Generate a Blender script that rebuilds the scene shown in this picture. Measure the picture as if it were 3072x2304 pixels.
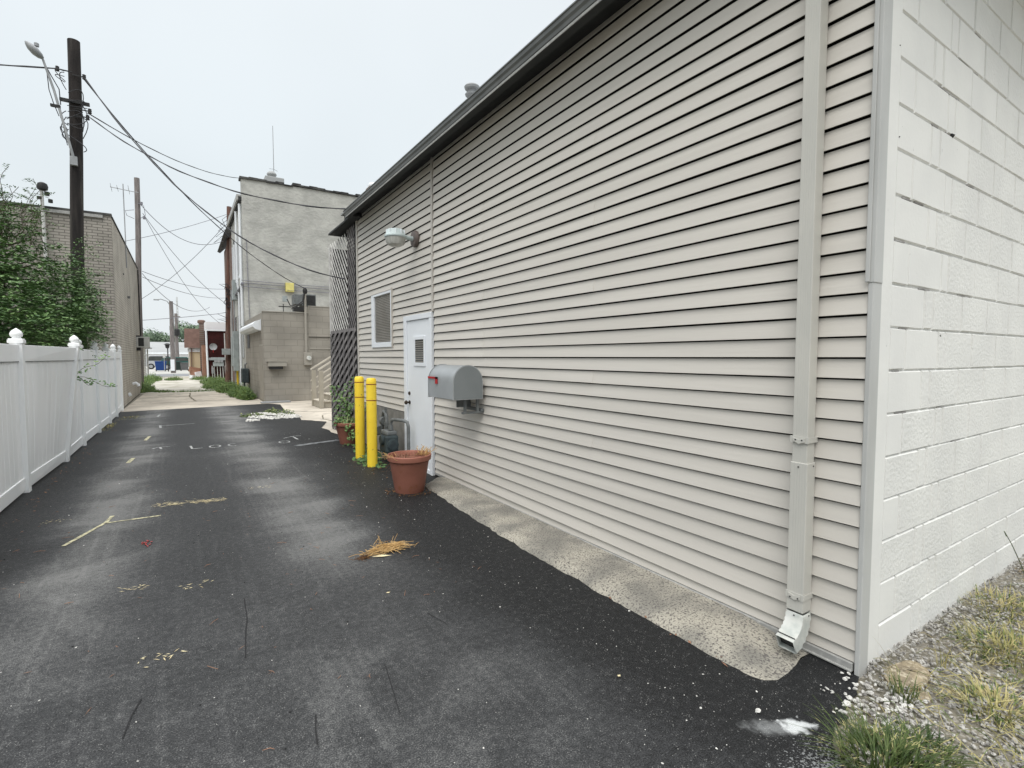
import bpy, bmesh, math, random
from mathutils import Vector, Matrix, Euler, noise as mnoise
R = math.radians
rnd = random.Random(7)
for o in list(bpy.data.objects): bpy.data.objects.remove(o)
SC = bpy.context.scene
COL = SC.collection

# ------------------------------------------------------------------ camera
cam_d = bpy.data.cameras.new("camera"); cam = bpy.data.objects.new("camera", cam_d); COL.objects.link(cam)
cam_d.sensor_width = 36; cam_d.lens = 36 * 1535 / 3072
cam_d.clip_start = 0.05; cam_d.clip_end = 2000
cam.location = (0, 0, 1.45)
cam.rotation_euler = (R(90 - 3.058), 0, R(-32.81))
SC.camera = cam
# ------------------------------------------------------------------ world (overcast) and soft sun
W = bpy.data.worlds.new("World"); SC.world = W; W.use_nodes = True
nt = W.node_tree; nt.nodes.clear()
def wn(t, **k):
    n = nt.nodes.new(t)
    for a, b in k.items(): setattr(n, a, b)
    return n
SUN_EL, SUN_AZ = 56, 220      # azimuth clockwise from +Y
out = wn('ShaderNodeOutputWorld'); bg = wn('ShaderNodeBackground'); bg.inputs[1].default_value = 0.1
sky = wn('ShaderNodeTexSky', sky_type='NISHITA', sun_disc=False)
sky.sun_elevation = R(SUN_EL); sky.sun_rotation = R(SUN_AZ); sky.air_density = 1.5; sky.dust_density = 5
tc = wn('ShaderNodeTexCoord'); sep = wn('ShaderNodeSeparateXYZ'); nt.links.new(tc.outputs['Generated'], sep.inputs[0])
rp = wn('ShaderNodeValToRGB'); nt.links.new(sep.outputs[2], rp.inputs[0])
e = rp.color_ramp.elements
e[0].position = 0.0; e[0].color = (.80, .845, .87, 1)
e[1].position = 1.0; e[1].color = (2.8, 2.8, 2.8, 1)
x = e.new(.30); x.color = (.765, .83, .865, 1)
x = e.new(.60); x.color = (.82, .87, .90, 1)
x = e.new(.78); x.color = (1.8, 1.82, 1.84, 1)
cl = wn('ShaderNodeTexNoise'); cl.inputs['Scale'].default_value = 1.6; cl.inputs['Detail'].default_value = 3
nt.links.new(tc.outputs['Generated'], cl.inputs['Vector'])
mr = wn('ShaderNodeMapRange'); mr.inputs[1].default_value = .3; mr.inputs[2].default_value = .7; mr.inputs[3].default_value = 9.5; mr.inputs[4].default_value = 10.6
nt.links.new(cl.outputs[0], mr.inputs[0])
vm = wn('ShaderNodeVectorMath', operation='SCALE'); nt.links.new(rp.outputs[0], vm.inputs[0]); nt.links.new(mr.outputs[0], vm.inputs['Scale'])
mx = wn('ShaderNodeMix', data_type='RGBA'); mx.inputs[0].default_value = .92
nt.links.new(sky.outputs[0], mx.inputs[6]); nt.links.new(vm.outputs[0], mx.inputs[7])
nt.links.new(mx.outputs[2], bg.inputs[0]); nt.links.new(bg.outputs[0], out.inputs[0])
sd = bpy.data.lights.new("sun", 'SUN'); sd.energy = 1.5; sd.angle = R(35); sd.color = (1, .975, .94)
so = bpy.data.objects.new("sun", sd); COL.objects.link(so); so.location = (-10, -10, 30)
az = R(SUN_AZ); d = Vector((math.sin(az) * math.cos(R(SUN_EL)), math.cos(az) * math.cos(R(SUN_EL)), math.sin(R(SUN_EL))))
so.rotation_euler = d.to_track_quat('Z', 'Y').to_euler()
SC.view_settings.view_transform = 'Standard'; SC.view_settings.look = 'None'
SC.view_settings.exposure = 0.10; SC.view_settings.gamma = 1
SC.render.engine = 'CYCLES'; SC.render.resolution_x = 1024; SC.render.resolution_y = 768

# ------------------------------------------------------------------ materials
def mat(name, c1, c2=None, scale=5, rough=.8, detail=4, bump=0, bscale=60, spec=.3, metal=0, stretch=(1, 1, 1),
        lo=.35, hi=.65, c3=None, s3=40, lo3=.62, hi3=.7, trans=0, bdist=.01):
    m = bpy.data.materials.new(name); m.use_nodes = True
    n = m.node_tree.nodes; L = m.node_tree.links; b = n['Principled BSDF']
    b.inputs['Roughness'].default_value = rough; b.inputs['Metallic'].default_value = metal
    b.inputs['Specular IOR Level'].default_value = spec
    g = n.new('ShaderNodeNewGeometry'); mp = n.new('ShaderNodeMapping'); mp.inputs['Scale'].default_value = stretch
    L.new(g.outputs['Position'], mp.inputs[0])
    def tex(s, det=detail):
        t = n.new('ShaderNodeTexNoise'); t.inputs['Scale'].default_value = s; t.inputs['Detail'].default_value = det
        L.new(mp.outputs[0], t.inputs['Vector']); return t
    def remap(src, a, bb):
        r = n.new('ShaderNodeMapRange'); r.interpolation_type = 'SMOOTHSTEP'
        r.inputs[1].default_value = a; r.inputs[2].default_value = bb; L.new(src, r.inputs[0]); return r.outputs[0]
    def mixc(f, A, B):
        x = n.new('ShaderNodeMix'); x.data_type = 'RGBA'; L.new(f, x.inputs[0])
        if isinstance(A, tuple): x.inputs[6].default_value = (*A, 1)
        else: L.new(A, x.inputs[6])
        if isinstance(B, tuple): x.inputs[7].default_value = (*B, 1)
        else: L.new(B, x.inputs[7])
        return x.outputs[2]
    if c2 is None: c2 = tuple(v * .88 for v in c1)
    c = mixc(remap(tex(scale).outputs[0], lo, hi), c1, c2)
    if c3: c = mixc(remap(tex(s3, 3).outputs[0], lo3, hi3), c, c3)
    L.new(c, b.inputs['Base Color'])
    if bump:
        bn = n.new('ShaderNodeBump'); bn.inputs['Strength'].default_value = bump; bn.inputs['Distance'].default_value = bdist
        L.new(tex(bscale, 5).outputs[0], bn.inputs['Height']); L.new(bn.outputs[0], b.inputs['Normal'])
    m['h'] = 1
    return m
def nodes(m): return m.node_tree.nodes, m.node_tree.links, m.node_tree.nodes['Principled BSDF']

M = {}
M['siding'] = mat('vinyl siding', (.605, .576, .525), (.57, .542, .493), 1.5, .55, bump=.12, bscale=9, stretch=(1, .35, 6), spec=.3)
M['siding_trim'] = mat('siding trim', (.53, .50, .455), (.48, .455, .415), 3, .55)
M['dull_trim'] = mat('dull metal trim', (.36, .36, .345), (.30, .30, .29), 9, .5, c3=(.42, .42, .4), s3=30, lo3=.5, hi3=.7)
M['post_trim'] = mat('corner post metal', (.50, .505, .49), (.44, .445, .43), 4, .5, stretch=(1, 1, .5))
M['white_block'] = mat('painted block', (.76, .76, .73), (.71, .71, .685), 3, .75, bump=.6, bscale=55, bdist=.008, c3=(.6, .6, .58), s3=26, lo3=.72, hi3=.76)
M['smooth_block'] = mat('painted smooth block', (.78, .78, .75), (.74, .74, .715), 3, .7, bump=.18, bscale=45, bdist=.006, c3=(.62, .62, .6), s3=38, lo3=.74, hi3=.77)
M['joint'] = mat('painted joint', (.52, .52, .50), (.62, .62, .60), 7, .8, bump=.8, bscale=60, bdist=.01)
M['joint_dark'] = mat('open joint', (.42, .41, .40), (.22, .21, .2), 9, .9, bump=.5)
M['gutter'] = mat('gutter paint', (.13, .135, .13), (.10, .105, .10), 5, .35, spec=.5)
M['soffit'] = mat('dark soffit', (.035, .037, .037), (.028, .03, .03), 5, .7)
M['downspout'] = mat('downspout paint', (.56, .548, .50), (.52, .512, .47), 6, .5, stretch=(1, 1, .5))
M['galv'] = mat('bare aluminium', (.60, .61, .57), (.46, .49, .46), 18, .55, c3=(.70, .70, .67), s3=9, lo3=.5, hi3=.7)
M['white_paint'] = mat('white paint', (.80, .83, .86), (.76, .79, .82), 2, .4)
M['vinyl'] = mat('white vinyl', (.89, .90, .90), (.85, .87, .87), 2.2, .38, spec=.4, stretch=(1, 1, .2), c3=(.70, .72, .70), s3=1.6, lo3=.56, hi3=.9)
M['glass'] = mat('dark glass', (.045, .05, .05), (.06, .065, .06), 2, .12, spec=.6)
M['blind'] = mat('blinds', (.25, .235, .21), (.21, .195, .17), 4, .45, spec=.6)
M['brass'] = mat('dark brass', (.06, .045, .035), rough=.35, metal=.6)
M['conc_wall'] = mat('foundation concrete', (.26, .25, .23), (.18, .175, .16), 5, .9, bump=.5, bscale=25)
M['strip'] = mat('aggregate strip', (.46, .43, .36), (.25, .24, .21), 3.2, .95, detail=9, bump=1, bscale=90, bdist=.014, c3=(.14, .13, .12), s3=85, lo3=.50, hi3=.64)
M['slab'] = mat('concrete slab', (.56, .51, .43), (.43, .39, .33), 1.1, .9, bump=.4, bscale=30, c3=(.33, .30, .26), s3=3.2, lo3=.58, hi3=.72)
M['old_alley'] = mat('worn alley', (.58, .56, .50), (.42, .40, .34), .9, .95, bump=.6, bscale=20, c3=(.30, .29, .2), s3=1.6, lo3=.56, hi3=.7)
M['lot'] = mat('pale parking', (.50, .49, .46), (.42, .42, .39), .12, .9)
M['road'] = mat('road asphalt', (.24, .25, .26), (.2, .2, .21), .3, .9)
M['dirt'] = mat('dirt ground', (.24, .22, .18), (.15, .14, .10), 1.5, .95, bump=.8, bscale=40, c3=(.33, .31, .27), s3=60, lo3=.5, hi3=.6)
M['yellow'] = mat('bollard sleeve', (.95, .69, .05), (.90, .63, .04), 3, .45, spec=.4, c3=(.40, .28, .06), s3=22, lo3=.66, hi3=.74)
M['red_tape'] = mat('red tape', (.22, .03, .02), rough=.5)
M['terra'] = mat('terracotta plastic', (.245, .10, .07), (.20, .08, .055), 5, .55, c3=(.19, .075, .035), s3=8, lo3=.6, hi3=.72)
M['terra_rim'] = mat('terracotta rim', (.36, .15, .105), (.30, .12, .085), 5, .55)
M['soil'] = mat('dead soil', (.15, .045, .02), (.08, .03, .015), 30, 1, bump=1, bscale=80)
M['straw'] = mat('dry straw', (.62, .42, .19), (.42, .26, .10), 25, .8)
M['straw_pale'] = mat('pale straw', (.74, .66, .42), (.6, .5, .3), 25, .8)
M['straw_dark'] = mat('brown roots', (.16, .08, .035), (.10, .05, .02), 25, .9)
M['twig'] = mat('dead twig', (.30, .16, .10), (.2, .12, .08), 20, .9)
M['meter_grey'] = mat('meter casing', (.05, .068, .072), (.035, .045, .05), 12, .6)
M['pipe_grey'] = mat('pipe grey', (.17, .18, .18), (.12, .13, .13), 10, .6)
M['mailbox'] = mat('mailbox steel', (.40, .42, .43), (.36, .38, .39), 4, .42, metal=.35, spec=.5)
M['mailbox_end'] = mat('mailbox end plate', (.235, .255, .26), (.215, .235, .24), 4, .5, metal=.25)
M['red'] = mat('red flag', (.42, .015, .02), rough=.45)
M['black'] = mat('black metal', (.02, .02, .02), (.03, .03, .03), 6, .5)
M['lamp_body'] = mat('lamp housing', (.52, .60, .60), (.46, .53, .53), 6, .5)
M['lamp_lens'] = mat('lamp lens', (.50, .50, .47), (.40, .40, .37), 30, .25, stretch=(1, 1, .2))
M['lamp_plate'] = mat('lamp plate', (.16, .13, .12), (.11, .09, .08), 5, .5)
M['lattice_white'] = mat('peeling white lattice', (.62, .61, .58), (.48, .47, .45), 7, .8, c3=(.22, .21, .2), s3=10, lo3=.66, hi3=.72)
M['lattice_grey'] = mat('weathered lattice', (.24, .225, .22), (.15, .14, .14), 5, .85)
M['lattice_dark'] = mat('dark lattice', (.10, .095, .095), (.07, .065, .065), 5, .85)
M['shade_black'] = mat('painted shade black', (.010, .010, .010), rough=.9)  # near-black that paints in the shade behind lattice and siding laps
M['annex'] = mat('taupe painted block', (.31, .29, .25), (.285, .265, .23), 2, .8, bump=.35, bscale=50)
M['annex_joint'] = mat('taupe joint', (.22, .20, .17), rough=.9)
M['annex_light'] = mat('taupe trim', (.37, .345, .30), (.33, .31, .27), 3, .7)
M['stair'] = mat('tan stair paint', (.42, .385, .32), (.36, .33, .27), 3, .75)
M['stair_lite'] = mat('tan rail', (.56, .52, .44), (.5, .46, .39), 3, .7)
M['stucco'] = mat('grey stucco', (.49, .49, .455), (.37, .37, .345), 1.6, .95, detail=10, bump=.7, bscale=9, c3=(.43, .425, .40), s3=5.5, lo3=.45, hi3=.7, stretch=(1, 1, 1.3), bdist=.03)
M['coping'] = mat('tar coping', (.035, .035, .035), (.09, .09, .085), 4, .9, bump=1, bscale=8)
M['cable'] = mat('black cable', (.045, .045, .05), rough=.6)
M['cable_grey'] = mat('grey cable', (.22, .22, .25), rough=.6)
M['pole'] = mat('creosoted pole', (.035, .030, .028), (.016, .014, .014), 3, .9, bump=.6, bscale=30, stretch=(4, 4, .4), c3=(.075, .07, .062), s3=2, lo3=.55, hi3=.75)
M['pole_old'] = mat('weathered pole', (.24, .215, .205), (.15, .135, .13), 4, .9, bump=.5, bscale=30, stretch=(5, 5, .5))
M['pole_brown'] = mat('brown pole', (.16, .085, .065), (.09, .055, .045), 3, .9, stretch=(5, 5, .6), c3=(.24, .2, .18), s3=3, lo3=.55, hi3=.7)
M['metal'] = mat('grey metal', (.34, .35, .36), (.27, .28, .29), 6, .5)
M['ac_white'] = mat('appliance casing', (.55, .55, .53), (.48, .48, .46), 5, .5)
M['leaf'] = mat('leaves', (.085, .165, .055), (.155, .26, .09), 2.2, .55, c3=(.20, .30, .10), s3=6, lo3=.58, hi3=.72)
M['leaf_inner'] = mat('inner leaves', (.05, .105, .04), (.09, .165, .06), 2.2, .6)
M['leaf_dark'] = mat('ground weeds', (.06, .11, .03), (.12, .19, .05), 3, .7, c3=(.24, .27, .09), s3=9, lo3=.58, hi3=.7)
M['grass'] = mat('grass blades', (.040, .070, .020), (.09, .125, .035), 12, .6, c3=(.40, .37, .17), s3=30, lo3=.57, hi3=.66)
M['grass_dry'] = mat('dry grass', (.36, .33, .13), (.52, .44, .23), 10, .7, c3=(.12, .17, .05), s3=20, lo3=.50, hi3=.60)
M['bark'] = mat('bark', (.09, .07, .05), (.05, .04, .03), 8, .9)
M['far_leaf'] = mat('far foliage', (.10, .15, .10), (.17, .23, .15), .6, .8)
M['stone'] = mat('limestone chips', (.27, .26, .24), (.50, .485, .45), 30, .85, c3=(.17, .16, .15), s3=45, lo3=.55, hi3=.6)
M['stone_white'] = mat('white chips', (.66, .65, .61), (.50, .49, .46), 30, .8)
M['rock'] = mat('tan rock', (.40, .33, .22), (.24, .20, .14), 14, .95, detail=9, bump=1, bscale=45, bdist=.02, c3=(.5, .44, .33), s3=40, lo3=.52, hi3=.66)
M['spray_white'] = mat('white spray paint', (.42, .43, .42), (.18, .185, .185), 34, .8, lo=.42, hi=.62)
M['spray_yellow'] = mat('yellow spray paint', (.55, .52, .34), (.22, .21, .15), 40, .8, lo=.42, hi=.62)
M['spray_grey'] = mat('worn streak', (.20, .21, .215), (.10, .105, .11), 9, .85)
M['chalk'] = mat('lime spill', (.62, .64, .64), (.20, .21, .215), 16, .9, lo=.42, hi=.6)
M['crack'] = mat('crack', (.022, .022, .023), rough=.9)
M['brown_roof'] = mat('brown shingles', (.17, .105, .085), (.13, .08, .065), 5, .9)
M['cream'] = mat('cream wall', (.66, .54, .36), (.6, .5, .33), 1, .8)
M['blue'] = mat('blue plastic', (.012, .05, .20), rough=.5)
M['dark_green'] = mat('dark green plastic', (.02, .035, .03), rough=.5)
M['grey_plastic'] = mat('grey plastic', (.12, .12, .12), rough=.6)
M['car_blue'] = mat('dark car paint', (.03, .035, .05), rough=.25, spec=.6)
M['car_white'] = mat('silver car paint', (.45, .46, .48), rough=.25, spec=.6)
M['car_green'] = mat('green car paint', (.03, .09, .08), rough=.25, spec=.6)
M['tail'] = mat('tail light', (.4, .02, .02), rough=.3)
M['cardboard'] = mat('cardboard', (.28, .15, .10), (.35, .2, .14), 4, .8)
M['ware_wall'] = mat('warehouse wall', (.80, .80, .80), (.74, .74, .75), .5, .8)
M['ware_roof'] = mat('warehouse roof', (.36, .37, .37), (.32, .33, .33), .4, .8)
M['cap_yellow'] = mat('pale yellow box', (.72, .64, .22), rough=.6)
M['panel_grey'] = mat('panel grey', (.36, .40, .40), (.30, .33, .33), 6, .6)

# brick materials (real courses in world space)
def brick_mat(name, c1, c2, mortar, axis, bw=.215, bh=.072, ms=.009, off=.5, bump=.5, rough=.85):
    m = bpy.data.materials.new(name); m.use_nodes = True
    n, L, b = nodes(m); b.inputs['Roughness'].default_value = rough; b.inputs['Specular IOR Level'].default_value = .2
    g = n.new('ShaderNodeNewGeometry'); s = n.new('ShaderNodeSeparateXYZ'); L.new(g.outputs['Position'], s.inputs[0])
    cb = n.new('ShaderNodeCombineXYZ'); L.new(s.outputs[0 if axis == 'x' else 1], cb.inputs[0]); L.new(s.outputs[2], cb.inputs[1])
    ns = n.new('ShaderNodeTexNoise'); ns.inputs['Scale'].default_value = 1.3; L.new(g.outputs['Position'], ns.inputs['Vector'])
    t = n.new('ShaderNodeTexBrick'); L.new(cb.outputs[0], t.inputs['Vector'])
    t.inputs['Color1'].default_value = (*c1, 1); t.inputs['Color2'].default_value = (*c2, 1); t.inputs['Mortar'].default_value = (*mortar, 1)
    t.inputs['Scale'].default_value = 1; t.inputs['Brick Width'].default_value = bw; t.inputs['Row Height'].default_value = bh
    t.inputs['Mortar Size'].default_value = ms; t.inputs['Mortar Smooth'].default_value = .2; t.offset = off
    x = n.new('ShaderNodeMix'); x.data_type = 'RGBA'; x.blend_type = 'MULTIPLY'; x.inputs[0].default_value = .5
    r = n.new('ShaderNodeMapRange'); r.inputs[1].default_value = .35; r.inputs[2].default_value = .65; r.inputs[3].default_value = .7; r.inputs[4].default_value = 1.2
    L.new(ns.outputs[0], r.inputs[0]); L.new(t.outputs[0], x.inputs[6]); L.new(r.outputs[0], x.inputs[7]); L.new(x.outputs[2], b.inputs['Base Color'])
    bn = n.new('ShaderNodeBump'); bn.inputs['Strength'].default_value = bump; bn.inputs['Distance'].default_value = .012; bn.invert = True
    L.new(t.outputs['Fac'], bn.inputs['Height']); L.new(bn.outputs[0], b.inputs['Normal'])
    return m
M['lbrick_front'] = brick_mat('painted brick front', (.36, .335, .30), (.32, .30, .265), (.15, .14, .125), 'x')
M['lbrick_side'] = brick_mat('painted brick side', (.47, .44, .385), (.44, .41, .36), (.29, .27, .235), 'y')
M['red_brick'] = brick_mat('red brick', (.055, .012, .012), (.04, .01, .01), (.03, .012, .01), 'x')
M['brown_brick'] = brick_mat('brown brick', (.20, .12, .09), (.15, .09, .07), (.2, .17, .15), 'y')
M['annex_x'] = brick_mat('taupe block front', (.32, .297, .258), (.305, .285, .248), (.27, .25, .218), 'x', .4, .2, .012, bump=.4)
M['annex_y'] = brick_mat('taupe block side', (.32, .297, .258), (.305, .285, .248), (.27, .25, .218), 'y', .4, .2, .012, bump=.4)
M['clap_far'] = brick_mat('far clapboard', (.62, .62, .58), (.60, .60, .56), (.3, .3, .28), 'y', 9, .12, .014)

# asphalt with dusty wear
def asphalt():
    m = bpy.data.materials.new('sealed asphalt'); m.use_nodes = True
    n, L, b = nodes(m); b.inputs['Specular IOR Level'].default_value = .25
    g = n.new('ShaderNodeNewGeometry'); s = n.new('ShaderNodeSeparateXYZ'); L.new(g.outputs['Position'], s.inputs[0])
    def tex(sc, det, st=(1, 1, 1), rot=0, dist=0):
        mp = n.new('ShaderNodeMapping'); mp.inputs['Scale'].default_value = st; mp.inputs['Rotation'].default_value = (0, 0, rot)
        L.new(g.outputs['Position'], mp.inputs[0])
        t = n.new('ShaderNodeTexNoise'); t.inputs['Scale'].default_value = sc; t.inputs['Detail'].default_value = det; t.inputs['Distortion'].default_value = dist
        L.new(mp.outputs[0], t.inputs['Vector']); return t.outputs[0]
    def rm(src, a, bb, c=0, dd=1):
        r = n.new('ShaderNodeMapRange'); r.interpolation_type = 'SMOOTHSTEP'; r.inputs[1].default_value = a; r.inputs[2].default_value = bb
        r.inputs[3].default_value = c; r.inputs[4].default_value = dd; L.new(src, r.inputs[0]); return r.outputs[0]
    def ma(op, a, bb):
        q = n.new('ShaderNodeMath'); q.operation = op
        for i, v in enumerate((a, bb)):
            if isinstance(v, (int, float)): q.inputs[i].default_value = v
            else: L.new(v, q.inputs[i])
        return q.outputs[0]
    # dust lies in the trafficked middle, fresh sealer shows along both edges
    warp = ma('MULTIPLY', ma('SUBTRACT', tex(.9, 3), .5), 1.1)
    xx = ma('ADD', s.outputs[0], warp)
    # left wheel lane around x=-0.2, right lane around x=1.0 beyond y=4
    mid = ma('MULTIPLY', rm(xx, -1.35, -.8), rm(xx, 1.8, 1.1))
    def lane(c, w):
        a = ma('DIVIDE', ma('SUBTRACT', ma('ADD', s.outputs[0], ma('MULTIPLY', warp, .45)), c), w)
        return ma('POWER', 2.718, ma('MULTIPLY', ma('MULTIPLY', a, a), -1))
    streak = rm(tex(1.3, 4, (.6, 1.0, 1), R(-20), .9), .32, .66)
    patch = rm(tex(1.0, 4, (.8, .8, 1), R(25), .8), .40, .64)
    far = rm(s.outputs[1], 2.6, 4.2)
    lanes = ma('ADD', ma('MULTIPLY', lane(-.62, .34), 1.0), lane(.92, .42))
    lanes = ma('MULTIPLY', ma('MULTIPLY', lanes, far), ma('ADD', .40, ma('MULTIPLY', streak, .42)))
    near = rm(s.outputs[1], 4.2, 2.4)
    nm = ma('MULTIPLY', ma('MULTIPLY', near, rm(xx, 1.8, 1.0)), ma('ADD', .15, ma('MULTIPLY', rm(tex(2.3, 5, (.8, .8, 1), R(40), 1.2), .38, .68), .17)))
    base = ma('ADD', ma('ADD', ma('MULTIPLY', mid, .20), lanes), nm)
    base = ma('ADD', base, ma('MULTIPLY', ma('MULTIPLY', patch, mid), .05))
    track = rm(tex(6, 2, (3.5, .12, 1)), .54, .66)
    base = ma('ADD', base, ma('MULTIPLY', track, ma('MULTIPLY', mid, .08)))
    fine = tex(170, 2); mid2 = tex(38, 4)
    f = ma('ADD', base, ma('MULTIPLY', ma('SUBTRACT', mid2, .5), .60))
    f = ma('ADD', f, ma('MULTIPLY', ma('SUBTRACT', fine, .5), 1.4))
    cr = n.new('ShaderNodeValToRGB'); L.new(f, cr.inputs[0]); e = cr.color_ramp.elements
    e[0].position = 0; e[0].color = (.011, .0115, .012, 1); e[1].position = 1; e[1].color = (.175, .176, .172, 1)
    x = e.new(.45); x.color = (.045, .0465, .048, 1)
    vo = n.new('ShaderNodeTexVoronoi'); vo.inputs['Scale'].default_value = 110; L.new(g.outputs['Position'], vo.inputs['Vector'])
    sp = ma('MULTIPLY', rm(vo.outputs['Distance'], .30, .12), rm(tex(26, 2), .50, .60))
    # lime spill below the downspout: an irregular stain with its own outline
    def dist(cx, cy, sx, sy, rot):
        c_, s_ = math.cos(rot), math.sin(rot)
        dx = ma('SUBTRACT', s.outputs[0], cx); dy = ma('SUBTRACT', s.outputs[1], cy)
        u = ma('ADD', ma('MULTIPLY', dx, c_ / sx), ma('MULTIPLY', dy, s_ / sx)); v = ma('ADD', ma('MULTIPLY', dx, -s_ / sy), ma('MULTIPLY', dy, c_ / sy))
        return ma('SQRT', ma('ADD', ma('MULTIPLY', u, u), ma('MULTIPLY', v, v)), 0)
    sn = tex(28, 5, dist=.6)
    s1 = rm(ma('ADD', dist(1.975, 1.02, .085, .045, -.5), ma('MULTIPLY', ma('SUBTRACT', sn, .5), 2.2)), 1.1, .35)
    s2 = ma('MULTIPLY', rm(ma('ADD', dist(1.90, 1.06, .14, .05, -.62), ma('MULTIPLY', ma('SUBTRACT', sn, .5), 1.2)), 1.1, .2), .28)
    s3 = ma('MULTIPLY', rm(ma('ADD', dist(1.85, .80, .22, .16, 0), ma('MULTIPLY', ma('SUBTRACT', tex(120, 3), .5), 5)), .7, .1), .35)
    spill = ma('MAXIMUM', ma('MAXIMUM', s1, s2), s3)
    mxx = n.new('ShaderNodeMix'); mxx.data_type = 'RGBA'; L.new(ma('MULTIPLY', sp, .8), mxx.inputs[0]); L.new(cr.outputs[0], mxx.inputs[6]); mxx.inputs[7].default_value = (.24, .24, .23, 1)
    my = n.new('ShaderNodeMix'); my.data_type = 'RGBA'; L.new(spill, my.inputs[0]); L.new(mxx.outputs[2], my.inputs[6]); my.inputs[7].default_value = (.58, .60, .60, 1)
    L.new(my.outputs[2], b.inputs['Base Color'])
    L.new(rm(base, 0, 1, .62, .9), b.inputs['Roughness'])
    bn = n.new('ShaderNodeBump'); bn.inputs['Strength'].default_value = .7; bn.inputs['Distance'].default_value = .006
    L.new(ma('ADD', fine, mid2), bn.inputs['Height']); L.new(bn.outputs[0], b.inputs['Normal'])
    return m
M['asphalt'] = asphalt()

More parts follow.
